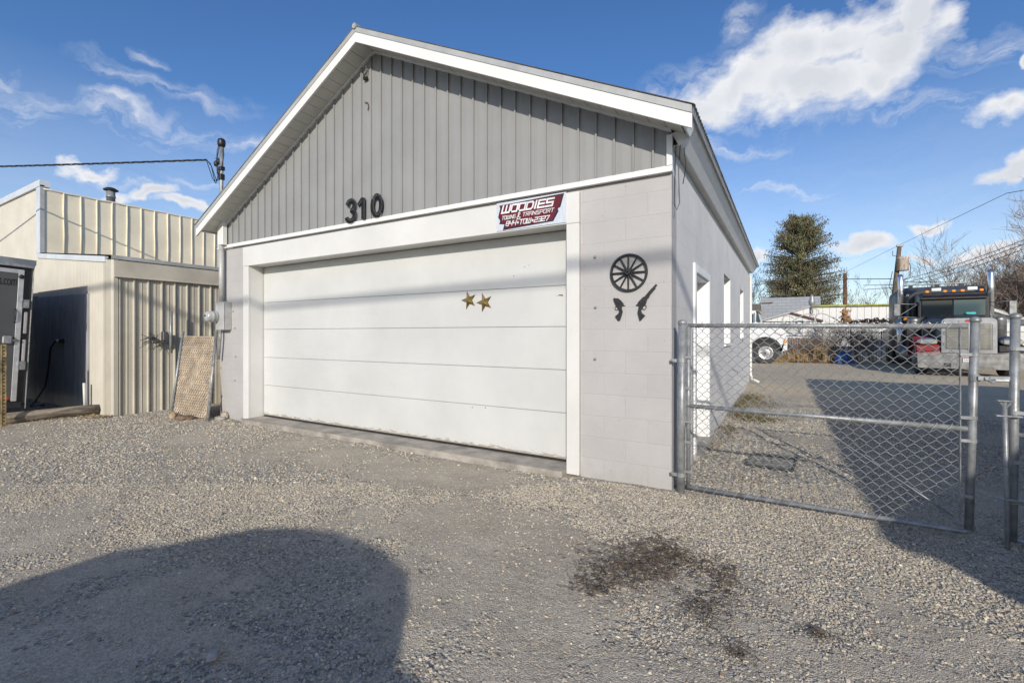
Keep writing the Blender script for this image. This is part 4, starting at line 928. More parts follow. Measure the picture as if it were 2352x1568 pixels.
# ------------------------------------------------------------------ ground clutter
def scatter_blades(name, centre, sx, sy, n, hgt, m, label, cat, seed, lean=.5, w=.004):
    rg = np.random.default_rng(seed); vs = []; fs = []
    for i in range(n):
        x = centre[0] + rg.normal(0, sx); y = centre[1] + rg.normal(0, sy); h = hgt * rg.uniform(.4, 1.2); a = rg.uniform(0, 6.28); l = rg.uniform(0, lean) * h; ww = w * rg.uniform(.6, 1.4)
        px, py = ww * math.cos(a), ww * math.sin(a); k = len(vs)
        vs += [(x - px, y - py, 0), (x + px, y + py, 0), (x + px * .7 - py / ww * l * .4, y + py * .7 + px / ww * l * .4, h * .6), (x - px * .7 - py / ww * l * .4, y - py * .7 + px / ww * l * .4, h * .6), (x - py / ww * l, y + px / ww * l, h)]
        fs += [(k, k + 1, k + 2, k + 3), (k + 3, k + 2, k + 4)]
    q = MB(); q.add(vs, fs); tag(q.build(name, m), label, cat, None, 'stuff')
M_grass = mat('olive_grass', (.15, .135, .06), .9, 0, 7, .5, col2=(.10, .065, .035))
M_dry = mat('dry_straw', (.38, .27, .12), .9, 0, 3, .4, col2=(.18, .10, .04))
M_leaf = mat('fallen_leaf_brown', (.36, .21, .11), .9, 0, 3, .5, col2=(.17, .09, .05))
for i, (c, sx, sy, n, h) in enumerate((((.22, 6.9), .13, .35, 600, .06), ((.35, 4.5), .17, .30, 800, .06), ((.12, 5.7), .07, .5, 300, .06), ((.55, 4.15), .16, .12, 300, .045), ((.15, 3.0), .05, .25, 150, .05), ((.45, 6.0), .2, .3, 250, .045))):
    scatter_blades('grass', c, sx, sy, n, h, M_grass, 'olive grass tuft in the gravel along the garage side wall', 'grass', 20 + i, 1.2, .006)
scatter_blades('grass', (-9.3, -2.3, 0), .25, .12, 400, .05, M_dry, 'dry yellow grass in front of the timber beam', 'grass', 30, 1.2)
def litter(name, cs, n, size, m, label, seed):
    rg = np.random.default_rng(seed); q = MB()
    for i in range(n):
        cx, cy, sx, sy = cs[rg.integers(len(cs))]; x = cx + rg.normal(0, sx); y = cy + rg.normal(0, sy); a = rg.uniform(0, 6.28); s = size * rg.uniform(.5, 1.3); z = rg.uniform(.012, .03)
        u = (math.cos(a) * s, math.sin(a) * s); v = (-u[1] * .5, u[0] * .5); t = rg.uniform(-.4, .6) * s
        q.add([(x - u[0], y - u[1], z), (x + v[0], y + v[1], z + t * .6), (x + u[0], y + u[1], z + abs(t)), (x - v[0], y - v[1], z + .004)], [(0, 1, 2, 3)])
    tag(q.build(name, m), label, 'leaves', None, 'stuff')
litter('fallen_leaves', [(.18, 4.3, .1, .35), (.25, 2.9, .15, .5), (.15, 5.6, .1, .9), (.1, 1.9, .05, .2), (.5, .9, .3, .3)], 420, .018, M_leaf, 'brown fallen leaves along the garage side wall', 41)
litter('fallen_leaves', [(-8.9, -1.12, .12, .06), (-8.72, -1.0, .07, .05), (-9.1, -1.4, .1, .3)], 260, .022, M_dry, 'yellow fallen leaves at the lean-to corner', 42)
def needles():
    rg = np.random.default_rng(5); q = MB()
    lines = [((.02, -1.80), (-.08, -1.5), .07, 500), ((-.05, -1.50), (.2, -1.18), .10, 1300), ((.10, -1.05), (.22, -1.2), .06, 300), ((.2, -1.25), (.55, -1.25), .055, 700), ((.05, -1.6), (.25, -1.4), .07, 700), ((.5, -1.3), (.6, -1.5), .04, 250), ((.42, -1.62), (.52, -1.75), .06, 300), ((.52, -1.5), (.5, -1.7), .05, 140), ((.93, -1.62), (1.0, -1.66), .02, 110), ((.62, -1.93), (.70, -1.97), .02, 120), ((-.12, -1.8), (0, -1.78), .03, 160)]
    for a, b, s, n in lines:
        for i in range(int(n * .45)):
            u = rg.random(); x = a[0] + (b[0] - a[0]) * u + rg.normal(0, s * 1.25); y = a[1] + (b[1] - a[1]) * u + rg.normal(0, s * 1.25); l = rg.uniform(.015, .06); t = rg.uniform(0, 6.28); z = .012 + rg.random() * .022
            d = Vector((math.cos(t), math.sin(t), rg.normal(0, .22))) * l; p = Vector((x, y, z)); k = Vector((-d.y, d.x, 0)) * rg.normal(0, .25)
            q.tube([p, p + d * .5 + k, p + d], rg.uniform(.0009, .0019), 3, False)
    tag(q.build('dead_needles', mat('dead_needles', (.15, .112, .083), .95, 0, 30, .4)), 'dark brown dead needles and twigs scattered on the gravel', 'debris', None, 'stuff')
needles()
def ground_mat():
    t = thing('rubber_mat', 'grey open weave rubber mat lying on the gravel behind the gate', 'mat', (.72, 1.45, .02))
    q = MB(); A, B, C_, D_ = Vector((.553, 1.75, .02)), Vector((.95, 1.77, .02)), Vector((.90, 1.17, .02)), Vector((.48, 1.20, .02))
    P = lambda u, v: A.lerp(B, u).lerp(D_.lerp(C_, u), v)
    for a, b in ((A, B), (B, C_), (C_, D_), (D_, A)): q.tube([a, b], .012, 6)
    q.build('border', mat('border_rubber', (.07, .07, .07), .8), t)
    q = MB()
    for i in range(34):
        v = (i + .5) / 34; q.tube([P(j / 8, v + .006 * math.sin(i * 3 + j * 2)) + Vector((0, 0, .004 * math.sin(j * 1.3 + i))) for j in range(9)], .0045, 4)
    for i in range(5): q.tube([P((i + 1) / 6, 0), P((i + 1) / 6, 1)], .004, 4)
    q.build('woven_strands', mat('grey_rubber', (.19, .19, .18), .85, 0, 20, .3), t)
ground_mat()
q = MB(); q.prism([(-1.27, -3.06), (-1.205, -3.115), (-1.185, -3.085), (-1.25, -3.035)], 'z', .012, .03); tag(q.build('stone_chip', mat('pale_rock2', (.5, .46, .42), .9, 0, 12, .3)), 'flat pale stone chip in the vehicle shadow', 'stone')

# ------------------------------------------------------------------ black semi truck
M_dred = mat('dark_red_paint', (.22, .012, .015), .4)
def truck():
    t = thing('semi_truck', 'black long nosed semi truck with chrome grille and two tall exhaust stacks', 'truck', (5.83, 15.6, 0), R(-2.3))
    K = dict(local=True)
    MB().add([(-1.24, 0, .75), (1.24, 0, .75), (1.24, .1, .75), (-1.24, .1, .75), (-1.22, .0, .27), (1.22, .0, .27), (1.22, .1, .27), (-1.22, .1, .27)],
             [(0, 1, 2, 3), (4, 5, 6, 7), (0, 1, 5, 4), (1, 2, 6, 5), (2, 3, 7, 6), (3, 0, 4, 7)]).build('bumper', M_alu, t, **K)
    MB().box(-.60, -.42, -.004, .02, .33, .44).build('tow_slot', M_black, t, **K)
    pl = MB().bbox(-.15, .16, -.015, -.003, .49, .64, .004).build('number_plate', M_wtruck, t, **K)
    MB().box(-.14, .15, -.019, -.0155, .60, .632).build('plate_band', M_red, pl, **K)
    cu = bpy.data.curves.new('pl', 'FONT'); cu.body = 'YAN 959'; cu.size = .085; cu.extrude = .001
    o = bpy.data.objects.new('tmp', cu); C.objects.link(o); dg = bpy.context.evaluated_depsgraph_get(); me = bpy.data.meshes.new_from_object(o.evaluated_get(dg)); bpy.data.objects.remove(o)
    o = bpy.data.objects.new('plate_lettering', me); C.objects.link(o); o.parent = pl; me.materials.clear(); me.materials.append(M_decal); o.rotation_euler = (R(90), 0, 0); o.location = (-.135, -.017, .52); o.scale = (.78, 1, 1)
    # grille shell with rounded shoulders
    def shell(w, z0, z1, r, n=6):
        p = [(-w, z0), (w, z0)] + [(w - r + r * math.sin(a), z1 - r + r * math.cos(a)) for a in [math.pi / 2 * (1 - i / n) for i in range(n + 1)]] + [(-w + r - r * math.sin(a), z1 - r + r * math.cos(a)) for a in [math.pi / 2 * i / n for i in range(n + 1)]]
        return [(x + .04, z) for x, z in p]
    gr = MB().prism(shell(.645, .76, 1.87, .14), 'y', .26, .36).build('grille_shell', mat('satin_chrome', (.38, .39, .41), .3, .7, 5, .1), t, **K)
    MB().prism(shell(.54, .88, 1.70, .05), 'y', .245, .259).build('grille_recess', mat('grille_grey', (.16, .155, .14), .6, .4, 30, .2), gr, **K)
    gb = MB()
    for i in range(40): x = -.50 + .04 + i * 1.0 / 39; gb.box(x - .006, x + .006, .228, .2449, .89, 1.69)
    for i in range(9): gb.box(-.49, .57, .224, .2279, .95 + i * .088, .956 + i * .088)
    for x in (.04, -.18, .26): gb.box(x - .018, x + .018, .21, .227, .885, 1.69)
    gb.build('grille_bars', mat('bar_chrome', (.5, .49, .45), .3, .7, 5, .1), gr, **K)
    MB().prism([(.05 + .10 * math.cos(a * math.pi / 10), 1.79 + .04 * math.sin(a * math.pi / 10)) for a in range(20)], 'y', .245, .259).build('badge', M_red, gr, **K)
    # hood
    h = MB(); secs = [(.36, .60, 1.84, .95), (.9, .66, 1.90, .95), (1.6, .74, 1.97, 1.0), (2.35, .82, 2.03, 1.1)]; vs = []
    for (y, w, zt, zb) in secs:
        for (fx, fz) in ((-1, 0), (-1, .8), (-.85, .97), (-.4, 1.02), (.4, 1.02), (.85, .97), (1, .8), (1, 0)): vs.append((.04 + fx * w, y, zb + (zt - zb) * fz))
    h.add(vs, [(i * 8 + j, i * 8 + j + 1, (i + 1) * 8 + j + 1, (i + 1) * 8 + j) for i in range(3) for j in range(7)] + [tuple(range(8))]).build('hood', M_truck, t, 'auto', **K)
    for s in (-1, 1):
        lv = MB()
        for i in range(9): lv.box(s * .80 - .01, s * .80 + .01, 1.2 + i * .08, 1.23 + i * .08, 1.3, 1.7)
        lv.build('hood_louvres', M_alu, t, **K)
        # fender
        f = MB(); vs = []; n = 12
        for i in range(n + 1):
            a = math.pi * i / n; 
            for (x, k) in ((.66, 1.0), (1.0, 1.04), (1.26, .97), (1.27, .90)): vs.append((s * x + .03, 1.05 - .78 * k * math.cos(a) , .62 + .66 * k * math.sin(a)))
        f.add(vs, [(i * 4 + j, i * 4 + j + 1, (i + 1) * 4 + j + 1, (i + 1) * 4 + j) for i in range(n) for j in range(3)]); f.build('fender', M_dred if s < 0 else M_truck, t, 'auto', **K)
        MB().bbox(s * .97 + .03 - .29, s * .97 + .03 + .29, .24, .34, .80, 1.02, .02).build('fender_apron', M_dred if s < 0 else M_truck, t, **K)
        hl = MB(); c = s * .97 + .03
        hl.lathe([(.03, .0), (.10, .03), (.125, .12), (.12, .3), (.08, .42), (0, .45)], (c, .12, 1.12), 'y', 16); hl.v = [(c + (x - c) * 2.1, y, z) for x, y, z in hl.v]; hl.build('headlight', M_chrome, t, True, **K)
        MB().box(c - .2, c + .2, .105, .119, 1.06, 1.18).build('headlight_lens', mat('lamp_glass', (.45, .47, .42), .15, .3), t, **K)
        w = MB().lathe([(.30, -.14), (.48, -.14), (.52, -.10), (.52, .10), (.48, .14), (.30, .14)], (s * 1.03 + .03, 1.05, .52), 'x', 28).build('wheel', M_rubber, t, **K)
        MB().lathe([(.0, -.05), (.1, -.07), (.12, -.02), (.26, .0), (.30, -.06), (.30, .06)], (s * 1.16 + .03, 1.05, .52), 'x', 24).build('rim', M_alu, w, True, **K)
        MB().lathe([(.16, 0), (.19, .03), (.19, .60), (.195, .62), (.195, .68), (.17, .74), (.05, .76)], (s * 1.09 + .06, 2.05, 1.20), 'z', 22).build('air_cleaner', M_alu, t, True, **K)
        st = MB().tube([(s * 1.27 + .09, 3.75, 1.9), (s * 1.27 + .09, 3.75, 3.60), (s * 1.27 + .09, 3.80, 3.66)], .09, 20).build('exhaust_stack', M_chrome, t, True, **K)
        MB().tube([(s * 1.27 + .09, 3.75, .7), (s * 1.27 + .09, 3.75, 1.95)], .12, 20).build('heat_shield', M_chrome, st, True, **K)
        mr = MB().bbox(s * 1.5 + .02 - .10, s * 1.5 + .02 + .10, 2.16, 2.24, 2.02, 2.49, .02).build('mirror', M_alu, t, **K)
        q = MB(); xa, xb = s * .93 + .05, s * 1.46 + .02
        q.tube([(xa, 2.5, 2.46), (s * 1.6 + .02, 2.2, 2.49), (s * 1.62 + .02, 2.2, 2.0), (xa, 2.5, 1.98)], .013, 6); q.tube([(xa, 2.5, 2.44), (xb, 2.2, 2.02)], .011, 6); q.build('mirror_bracket', M_galv, mr, True, **K)
        MB().lathe([(.0, 0), (.055, .01), (.06, .04), (.05, .07)], (s * 1.28 + .04, 2.18, 1.90), 'y', 12).build('turn_signal', M_amber, t, True, **K)
        MB().tube([(s * .98 + .1, 2.7, .62), (s * .98 + .1, 4.9, .62)], .32, 24).build('fuel_tank', M_alu, t, True, **K)
        for k in (0, 1):
            w2 = MB().lathe([(.30, -.28), (.48, -.28), (.52, -.24), (.52, .24), (.48, .28), (.30, .28)], (s * .98 + .3, 8.3 + k * 1.35, .52), 'x', 24).build('wheel', M_rubber, t, **K)
            MB().lathe([(.0, .0), (.12, .02), (.27, .08), (.30, 0)], (s * 1.16 + .3, 8.3 + 1.35 * k, .52), 'x', 20).build('rim', M_chrome, w2, True, **K)
    # cab
    def body(name, m, secs, r, par=None):
        q = MB(); vs = []; n = 5
        for (y, w, z0, z1) in secs:
            ring = [(-w, z0)] + [(-w + r - r * math.cos(a), z1 - r + r * math.sin(a)) for a in [math.pi / 2 * i / n for i in range(n + 1)]] + [(w - r + r * math.sin(a), z1 - r + r * math.cos(a)) for a in [math.pi / 2 * i / n for i in range(n + 1)]] + [(w, z0)]
            vs += [(x + .04 + .04 * y * .5, y, z) for x, z in ring]
        k = 2 * n + 4
        q.add(vs, [(i * k + j, i * k + j + 1, (i + 1) * k + j + 1, (i + 1) * k + j) for i in range(len(secs) - 1) for j in range(k - 1)] + [tuple(range(k)), tuple(range((len(secs) - 1) * k, len(secs) * k))])
        return q.build(name, m, par or t, 'auto', **K)
    cab = body('cab', M_truck, [(2.36, .90, .9, 2.80), (2.5, .94, .9, 2.86), (3.4, .95, .9, 2.90)], .14)
    for (x0, x1) in ((-.76, .05), (.09, .90)):
        MB().bbox(x0 - .015, x1 + .015, 2.335, 2.352, 1.995, 2.60, .01).build('windscreen_seal', M_rubber, cab, **K)
        MB().bbox(x0, x1, 2.325, 2.334, 2.02, 2.575, .004).build('windscreen', M_glassb if x0 > 0 else M_glass, cab, **K)
    MB().bbox(.4, .66, 2.312, 2.324, 2.06, 2.14, .02).build('dashboard_cloth', mat('teal_cloth', (.10, .50, .52), .8), cab, **K)
    for a, b in (((-.45, 1.99), (-.05, 2.08)), ((.35, 2.08), (.7, 1.98))): MB().tube([(a[0], 2.30, a[1]), (b[0], 2.30, b[1])], .012, 5).build('wiper', M_black, cab, **K)
    MB().box(-.93, -.90, 2.6, 3.3, 1.95, 2.55).build('side_window', M_glass, cab, **K)
    MB().box(.99, 1.02, 2.6, 3.3, 1.95, 2.55).build('side_window', M_glass, cab, **K)
    MB().add([(-.80, 2.2, 2.66), (.94, 2.2, 2.66), (.94, 2.4, 2.80), (-.80, 2.4, 2.80), (-.80, 2.2, 2.62), (.94, 2.2, 2.62), (.94, 2.4, 2.62), (-.80, 2.4, 2.62)], [(0, 1, 2, 3), (4, 5, 6, 7), (0, 1, 5, 4), (1, 2, 6, 5), (3, 0, 4, 7)]).build('sun_visor', M_truck, cab, **K)
    for x in (-.62, -.14, .09, .32, .80): MB().bbox(x - .055, x + .055, 2.33, 2.42, 2.85, 2.94, .02).build('cab_light', M_amber, cab, **K)
    for x in (-.38, .56):
        q = MB(); q.lathe([(.03, .3), (.03, .06), (.05, .02), (.055, 0)], (x, 2.3, 2.95), 'y', 12); q.bbox(x - .13, x + .13, 2.27, 2.29, 2.90, 3.02, .01); q.build('air_horn', M_chrome, cab, **K)
    sl_ = body('sleeper', M_truck, [(3.45, 1.0, .8, 3.02), (4.1, 1.32, .75, 3.20), (6.4, 1.32, .75, 3.26)], .36)
    sl_.location.x = -.09
    MB().box(-1.1 + .15, 1.0, 4.3, 4.45, 3.31, 3.345).build('roof_bar', M_alu, sl_, **K)
    q = MB()
    for x in (-.7, .1, .8): q.box(x - .06, x + .06, 4.33, 4.42, 3.2, 3.309)
    q.build('roof_bar_mount', M_black, sl_, **K)
    MB().bbox(-.55, .85, 1.2, 11.2, .55, .85, .02).build('chassis', M_black, t, **K)
    body('tow_body', M_truck, [(7.0, 1.22, .7, 1.75), (11.2, 1.22, .7, 1.6)], .1)
    MB().box(-1.0, 1.3, 6.6, 6.75, .8, 2.6).build('headache_rack', M_black, t, **K)
truck()

def white_truck():
    Y = 20.3
    def Q(u, v): p = on_y((2240 + u / 5.345) * .765625, (900 + v / 5.345) * .765625, Y); return (p.x, p.z)
    wc = Q(305, 815)
    t = thing('white_truck', 'white flat nosed delivery truck partly hidden behind the garage', 'truck', (wc[0], Y, 0))
    arch = [(wc[0] + .66 * math.cos(a), wc[1] + .66 * math.sin(a)) for a in [math.pi * i / 12 for i in range(13)]]
    b0 = Q(530, 825)[1]
    prof = [(arch[0][0], b0)] + arch + [(arch[-1][0], b0 - .1), (wc[0] - 2.6, b0 - .1), (wc[0] - 2.6, Q(0, 360)[1]), Q(150, 362), Q(235, 362), Q(330, 400), Q(560, 455), Q(610, 490), Q(636, 560), Q(650, 700), Q(652, 800), Q(530, 830)]
    MB().prism(prof, 'y', Y, Y + 2.2).build('hood_body', M_wtruck, t)
    x0, zt = Q(45, 170)
    MB().prism([(wc[0] - 2.6, Q(0, 360)[1]), (wc[0] - 2.6, zt), Q(150, 168), Q(190, 195), Q(232, 361)], 'y', Y + .08, Y + 2.12).build('cab', M_wtruck, t)
    MB().prism([Q(-60, 355), Q(-60, 210), Q(88, 212), Q(98, 240), Q(98, 355)], 'y', Y + .05, Y + .079).build('side_window', M_glass, t)
    MB().prism([Q(108, 355), Q(112, 205), Q(135, 205), Q(140, 355)], 'y', Y - .12, Y - .02).build('mirror', M_chrome, t)
    MB().prism([Q(152, 340), Q(158, 200), Q(186, 205), Q(226, 355), Q(180, 358)], 'y', Y + .05, Y + .0795).build('quarter_window', M_glassb, t)
    MB().prism([Q(155, 165), Q(205, 200), Q(200, 212), Q(150, 195)], 'y', Y + .06, Y + 2.1).build('visor', M_black, t)
    MB().prism([Q(584, 645), Q(618, 640), Q(625, 690), Q(588, 702)], 'y', Y - .02, Y + .0).build('turn_signal', M_amber, t)
    MB().prism([(arch[i][0], arch[i][1]) for i in range(13)][::-1], 'y', Y + .05, Y + .6).build('wheel_well', M_rubber, t)
    MB().prism([Q(490, 718), Q(640, 715), Q(640, 722), Q(490, 725)], 'y', Y - .004, Y).build('bumper_gap', M_black, t)
    w = MB().lathe([(.3, -.12), (.47, -.14), (.505, -.1), (.505, .12), (.3, .14)], (wc[0], Y + .12, .5), 'y', 32).build('wheel', mat('dusty_tyre', (.055, .053, .05), .85), t)
    rm = MB().lathe([(.0, -.05), (.09, -.06), (.1, -.02), (.22, .0), (.27, -.04), (.31, -.05), (.31, .02)], (wc[0], Y + .0, .5), 'y', 28).build('rim', mat('cast_alloy', (.55, .55, .54), .4, .5, 8, .15), w, True)
    q = MB()
    for i in range(10): a = 2 * math.pi * i / 10; q.lathe([(.02, -.012), (.02, .01)], (wc[0] + .2 * math.cos(a), Y, .5 + .2 * math.sin(a)), 'y', 8)
    q.lathe([(.05, -.09), (.05, -.06)], (wc[0], Y, .5), 'y', 12); q.build('wheel_nuts', M_black, w)
    p = MB(); z0 = Q(420, 520); pts = [Q(430, 528), Q(445, 510), Q(440, 530), Q(470, 515), Q(468, 540), Q(500, 528), Q(500, 552), Q(530, 535), Q(535, 560), Q(582, 552)]
    p.tube([(a, Y - .006, b) for a, b in pts], .012, 4); p.build('script_lettering', mat('crimson', (.35, .01, .05), .5), t)
    MB().tube([(wc[0] - 2.4, Y + 1.1, .5), (wc[0] - 1.0, Y + 1.1, .5)], .3, 10).build('chassis', M_black, t)
white_truck()

# ------------------------------------------------------------------ background
def rib_mat(name, col, pitch, dark, axis=0, line=.07):
    m = bpy.data.materials.new(name); m.use_nodes = True; t = m.node_tree; b = t.nodes['Principled BSDF']; b.inputs['Roughness'].default_value = .5
    tc = N(t, 'ShaderNodeTexCoord'); s = N(t, 'ShaderNodeSeparateXYZ'); L(t, tc.outputs['Object'], s.inputs[0])
    f = math_(t, 'FRACT', math_(t, 'DIVIDE', s.outputs[axis], pitch)); k = math_(t, 'LESS_THAN', f, line)
    nz = N(t, 'ShaderNodeTexNoise', i_Scale=.6, i_Detail=5.0); L(t, tc.outputs['Object'], nz.inputs['Vector'])
    a = N(t, 'ShaderNodeMix', data_type='RGBA'); L(t, nz.outputs['Fac'], a.inputs['Factor']); a.inputs['A'].default_value = (*[c * .85 for c in col], 1); a.inputs['B'].default_value = (*col, 1)
    x = N(t, 'ShaderNodeMix', data_type='RGBA'); L(t, k, x.inputs['Factor']); L(t, a.outputs['Result'], x.inputs['A']); x.inputs['B'].default_value = (*dark, 1)
    L(t, x.outputs['Result'], b.inputs['Base Color']); return m
def shingle_mat(name, c1, c2, mortar):
    m = bpy.data.materials.new(name); m.use_nodes = True; t = m.node_tree; b = t.nodes['Principled BSDF']; b.inputs['Roughness'].default_value = .9
    tc = N(t, 'ShaderNodeTexCoord'); v = swz(t, tc.outputs['Object'], 0, 2)
    br = N(t, 'ShaderNodeTexBrick', offset=.5); L(t, v, br.inputs['Vector']); br.inputs['Scale'].default_value = 1; br.inputs['Brick Width'].default_value = .55; br.inputs['Row Height'].default_value = .24; br.inputs['Mortar Size'].default_value = .012
    br.inputs['Color1'].default_value = (*c1, 1); br.inputs['Color2'].default_value = (*c2, 1); br.inputs['Mortar'].default_value = (*mortar, 1); L(t, br.outputs['Color'], b.inputs['Base Color']); return m
def c5(u, v, y): p = on_y((2240 + u / 5.345) * .765625, (900 + v / 5.345) * .765625, y); return (p.x, p.z)
def c2(u, v, y): p = on_y((2200 + u / 2.697) * .765625, (580 + v / 2.697) * .765625, y); return (p.x, p.z)
M_wrib = rib_mat('white_ribbed_metal', (.72, .71, .69), .32, (.25, .25, .25))
def background():
    y = 28.0
    g = thing('white_metal_building', 'long white ribbed metal building with moss green roof edge behind the yard', 'building', (5, y, 0))
    a, b_, c_ = c5(240, 330, y), c5(1030, 100, y), c5(2600, 72, y)
    MB().prism([(a[0] - .5, -.1), (a[0] - .5, a[1] - .15), b_, c_, (c_[0], -.1)], 'y', y, y + .2).build('wall', M_wrib, g)
    MB().prism([c5(1040, 84, y), c5(2600, 58, y), c5(2600, 82, y), c5(1040, 110, y)], 'y', y - .15, y + 8).build('roof_edge', mat('moss_green', (.32, .34, .06), .9, 0, 3, .4, col2=(.15, .14, .05)), g)
    MB().prism([c5(225, 330, y), c5(1030, 94, y), c5(1030, 108, y), c5(225, 344, y)], 'y', y - .12, y + .2).build('rake_edge', M_greytrim, g)
    p = c5(1045, 100, y); v = thing('roof_vent', 'grey turbine vent pipe at the peak of the white metal building', 'vent', (p[0], y - .1, p[1]))
    MB().lathe([(.06, -.5), (.07, .0), (.16, .12), (.17, .3), (.11, .42), (.12, .5), (.07, .62), (.03, .68)], (p[0], y - .1, p[1]), 'z', 14).build('vent_body', M_galv, v, True)
    # gabled shed in front
    y = 26.0
    s = thing('white_shed', 'white gabled shed with brown barge boards in front of the white metal building', 'building', (2, y, 0))
    l, ap, r = c5(235, 335, y), c5(700, 190, y), c5(1222, 325, y)
    MB().prism([(l[0], -.1), l, ap, r, (r[0], -.1)], 'y', y, y + 1.7).build('wall', rib_mat('white_shed_metal', (.74, .73, .71), .30, (.3, .3, .3)), s)
    MB().prism([ap, c5(1225, 320, y), c5(1222, 350, y), c5(700, 212, y)], 'y', y - .15, y + 1.8).build('barge_board', mat('brown_board', (.17, .08, .06), .8, 0, 8, .3), s)
    MB().prism([ap, c5(232, 325, y), c5(235, 340, y), c5(705, 208, y)], 'y', y - .15, y + 1.8).build('barge_board', M_greytrim, s)
    MB().prism([c5(240, 343, y), c5(1210, 338, y), c5(1210, 350, y), c5(240, 355, y)], 'y', y - .03, y).build('eave_trim', M_black, s)
    MB().prism([c5(600, 452, y), c5(830, 452, y), c5(830, 495, y), c5(600, 495, y)], 'y', y - .02, y).build('grey_window', M_greytrim, s)
    # shingled house
    y = 35.0
    h = thing('shingled_house', 'house with a large light grey shingle roof below the conifer', 'house', (4, y, 0))
    p0, p1, p2, p3 = c2(225, 848, y), c2(705, 832, y), c2(712, 1030, y - 4), c2(222, 1030, y - 4)
    MB().add([(p0[0], y, p0[1]), (p1[0], y, p1[1]), (p2[0], y - 4, p2[1]), (p3[0], y - 4, p3[1]), (p0[0], y + .1, p0[1] - .15), (p1[0], y + .1, p1[1] - .15), (p2[0], y - 4, p2[1] - .12), (p3[0], y - 4, p3[1] - .12)],
             [(0, 1, 2, 3), (4, 5, 6, 7), (0, 1, 5, 4), (1, 2, 6, 5), (2, 3, 7, 6), (3, 0, 4, 7)]).build('roof', shingle_mat('grey_shingles', (.36, .37, .365), (.40, .405, .40), (.22, .22, .22)), h)
    MB().box(p0[0] + .2, p1[0] - .2, y - 3.7, y + 3, -.1, 2.4).build('wall', M_cream, h)
    q = c2(228, 880, y); MB().add([(c2(228, 872, y)[0], y - .9, c2(228, 886, y - .8)[1]), (c2(320, 870, y)[0], y - .9, c2(320, 880, y - .8)[1]), (c2(320, 880, y)[0], y - 1.15, c2(320, 888, y - 1)[1]), (c2(228, 890, y)[0], y - 1.15, c2(228, 898, y - 1)[1])], [(0, 1, 2, 3)]).build('missing_shingles', M_pole, h)
    y = 33.0
    h = thing('brick_house', 'low brick house with weathered brown roof beside the garage far corner', 'house', (0, y, 0))
    a, b_ = c2(20, 893, y), c2(222, 893, y); c_, d_ = c2(228, 945, y - 2), c2(10, 945, y - 2)
    MB().add([(a[0], y, a[1]), (b_[0], y, b_[1]), (c_[0], y - 2, c_[1]), (d_[0], y - 2, d_[1]), (a[0], y, a[1] - .15), (b_[0], y, b_[1] - .15), (c_[0], y - 2, c_[1] - .12), (d_[0], y - 2, d_[1] - .12)], [(0, 1, 2, 3), (4, 5, 6, 7), (0, 1, 5, 4), (1, 2, 6, 5), (2, 3, 7, 6), (3, 0, 4, 7)]).build('roof', shingle_mat('brown_shingles', (.17, .15, .12), (.21, .18, .14), (.08, .07, .06)), h)
    MB().box(d_[0], c_[0] - .1, y - 1.8, y + 2, -.1, c_[1] - .12).build('wall', shingle_mat('red_brick', (.30, .12, .06), (.36, .16, .08), (.3, .28, .25)), h)
    # right hand garage
    y = 27.0
    g = thing('white_garage', 'low white garage with sloping roof at the right photo edge behind the truck', 'building', (17, y, 0))
    l, r = c2(2200, 975, y), c2(2500, 1075, y); x0 = c2(2090, 930, y)
    MB().prism([(x0[0], -.1), (x0[0], x0[1] - .12), l, r, (r[0], -.1)], 'y', y, y + 5).build('wall', rib_mat('white_siding', (.66, .66, .64), .25, (.4, .4, .4), 2), g)
    MB().prism([(x0[0], x0[1]), (r[0], r[1] + .12), (r[0], r[1] - .02), (x0[0], x0[1] - .14)], 'y', y - .25, y + 5).build('roof', M_roofm, g)
    # far fence
    f = thing('chain_link_fence', 'rusty chain link fence overgrown with bare vines across the back of the yard', 'fence', (6, 23.5, 0))
    y = 23.5; xa, xb = c5(640, 500, y)[0], 20
    MB().tube([(xa, y, 1.45), (xb, y, 1.45)], .022, 6).build('top_rail', M_galv, f)
    for i in range(7): MB().tube([(xa + .95 + i * 2.9, y, 0), (xa + .95 + i * 2.9, y, 1.5)], .03, 8).build('post', M_galv, f)
    chainlink(xa, xb, lambda x: .03, lambda x: 1.42, y, .003, .12).build('wire_mesh', M_greytrim, f)
    # brown boards behind the grass
    y = 25.0; a, b_ = c5(655, 600, y), c5(1200, 770, y)
    q = MB(); n = 13
    for i in range(n): q.bbox(a[0] + (b_[0] - a[0]) * i / n, a[0] + (b_[0] - a[0]) * (i + .94) / n, y, y + .04, .0, a[1] - .02 * (i % 3), .006)
    tag(q.build('board_fence', mat('reddish_boards', (.24, .14, .085), .9, 0, 3, .4, stretch=(6, 1, 1))), 'low reddish brown board fence behind the dry grass', 'fence')
    # wrought iron arch scroll
    y = 24.6
    t = thing('garden_arch', 'wrought iron garden arch with scrolled top in front of the white building', 'arch', (3.3, y, 0))
    P3 = lambda u, v: (c5(u, v, y)[0], y, c5(u, v, y)[1])
    for nm, pts in (('scroll', [(755, 292), (690, 255), (640, 250), (600, 262), (575, 300), (590, 340), (640, 375), (690, 370), (760, 320), (860, 265), (940, 225), (1000, 222), (1060, 245), (1095, 300), (1085, 350), (1040, 378), (980, 372), (930, 345), (880, 320)]),
                    ('scroll', [(1475, 290), (1530, 250), (1600, 242), (1655, 275), (1668, 320), (1640, 365), (1580, 370), (1500, 350), (1400, 290), (1290, 235), (1200, 212), (1150, 222), (1115, 260), (1100, 310), (1110, 350), (1150, 372)]),
                    ('scroll', [(1095, 240), (1050, 220), (1030, 180), (1060, 145), (1110, 138), (1150, 165), (1158, 205), (1115, 245), (1100, 300)])):
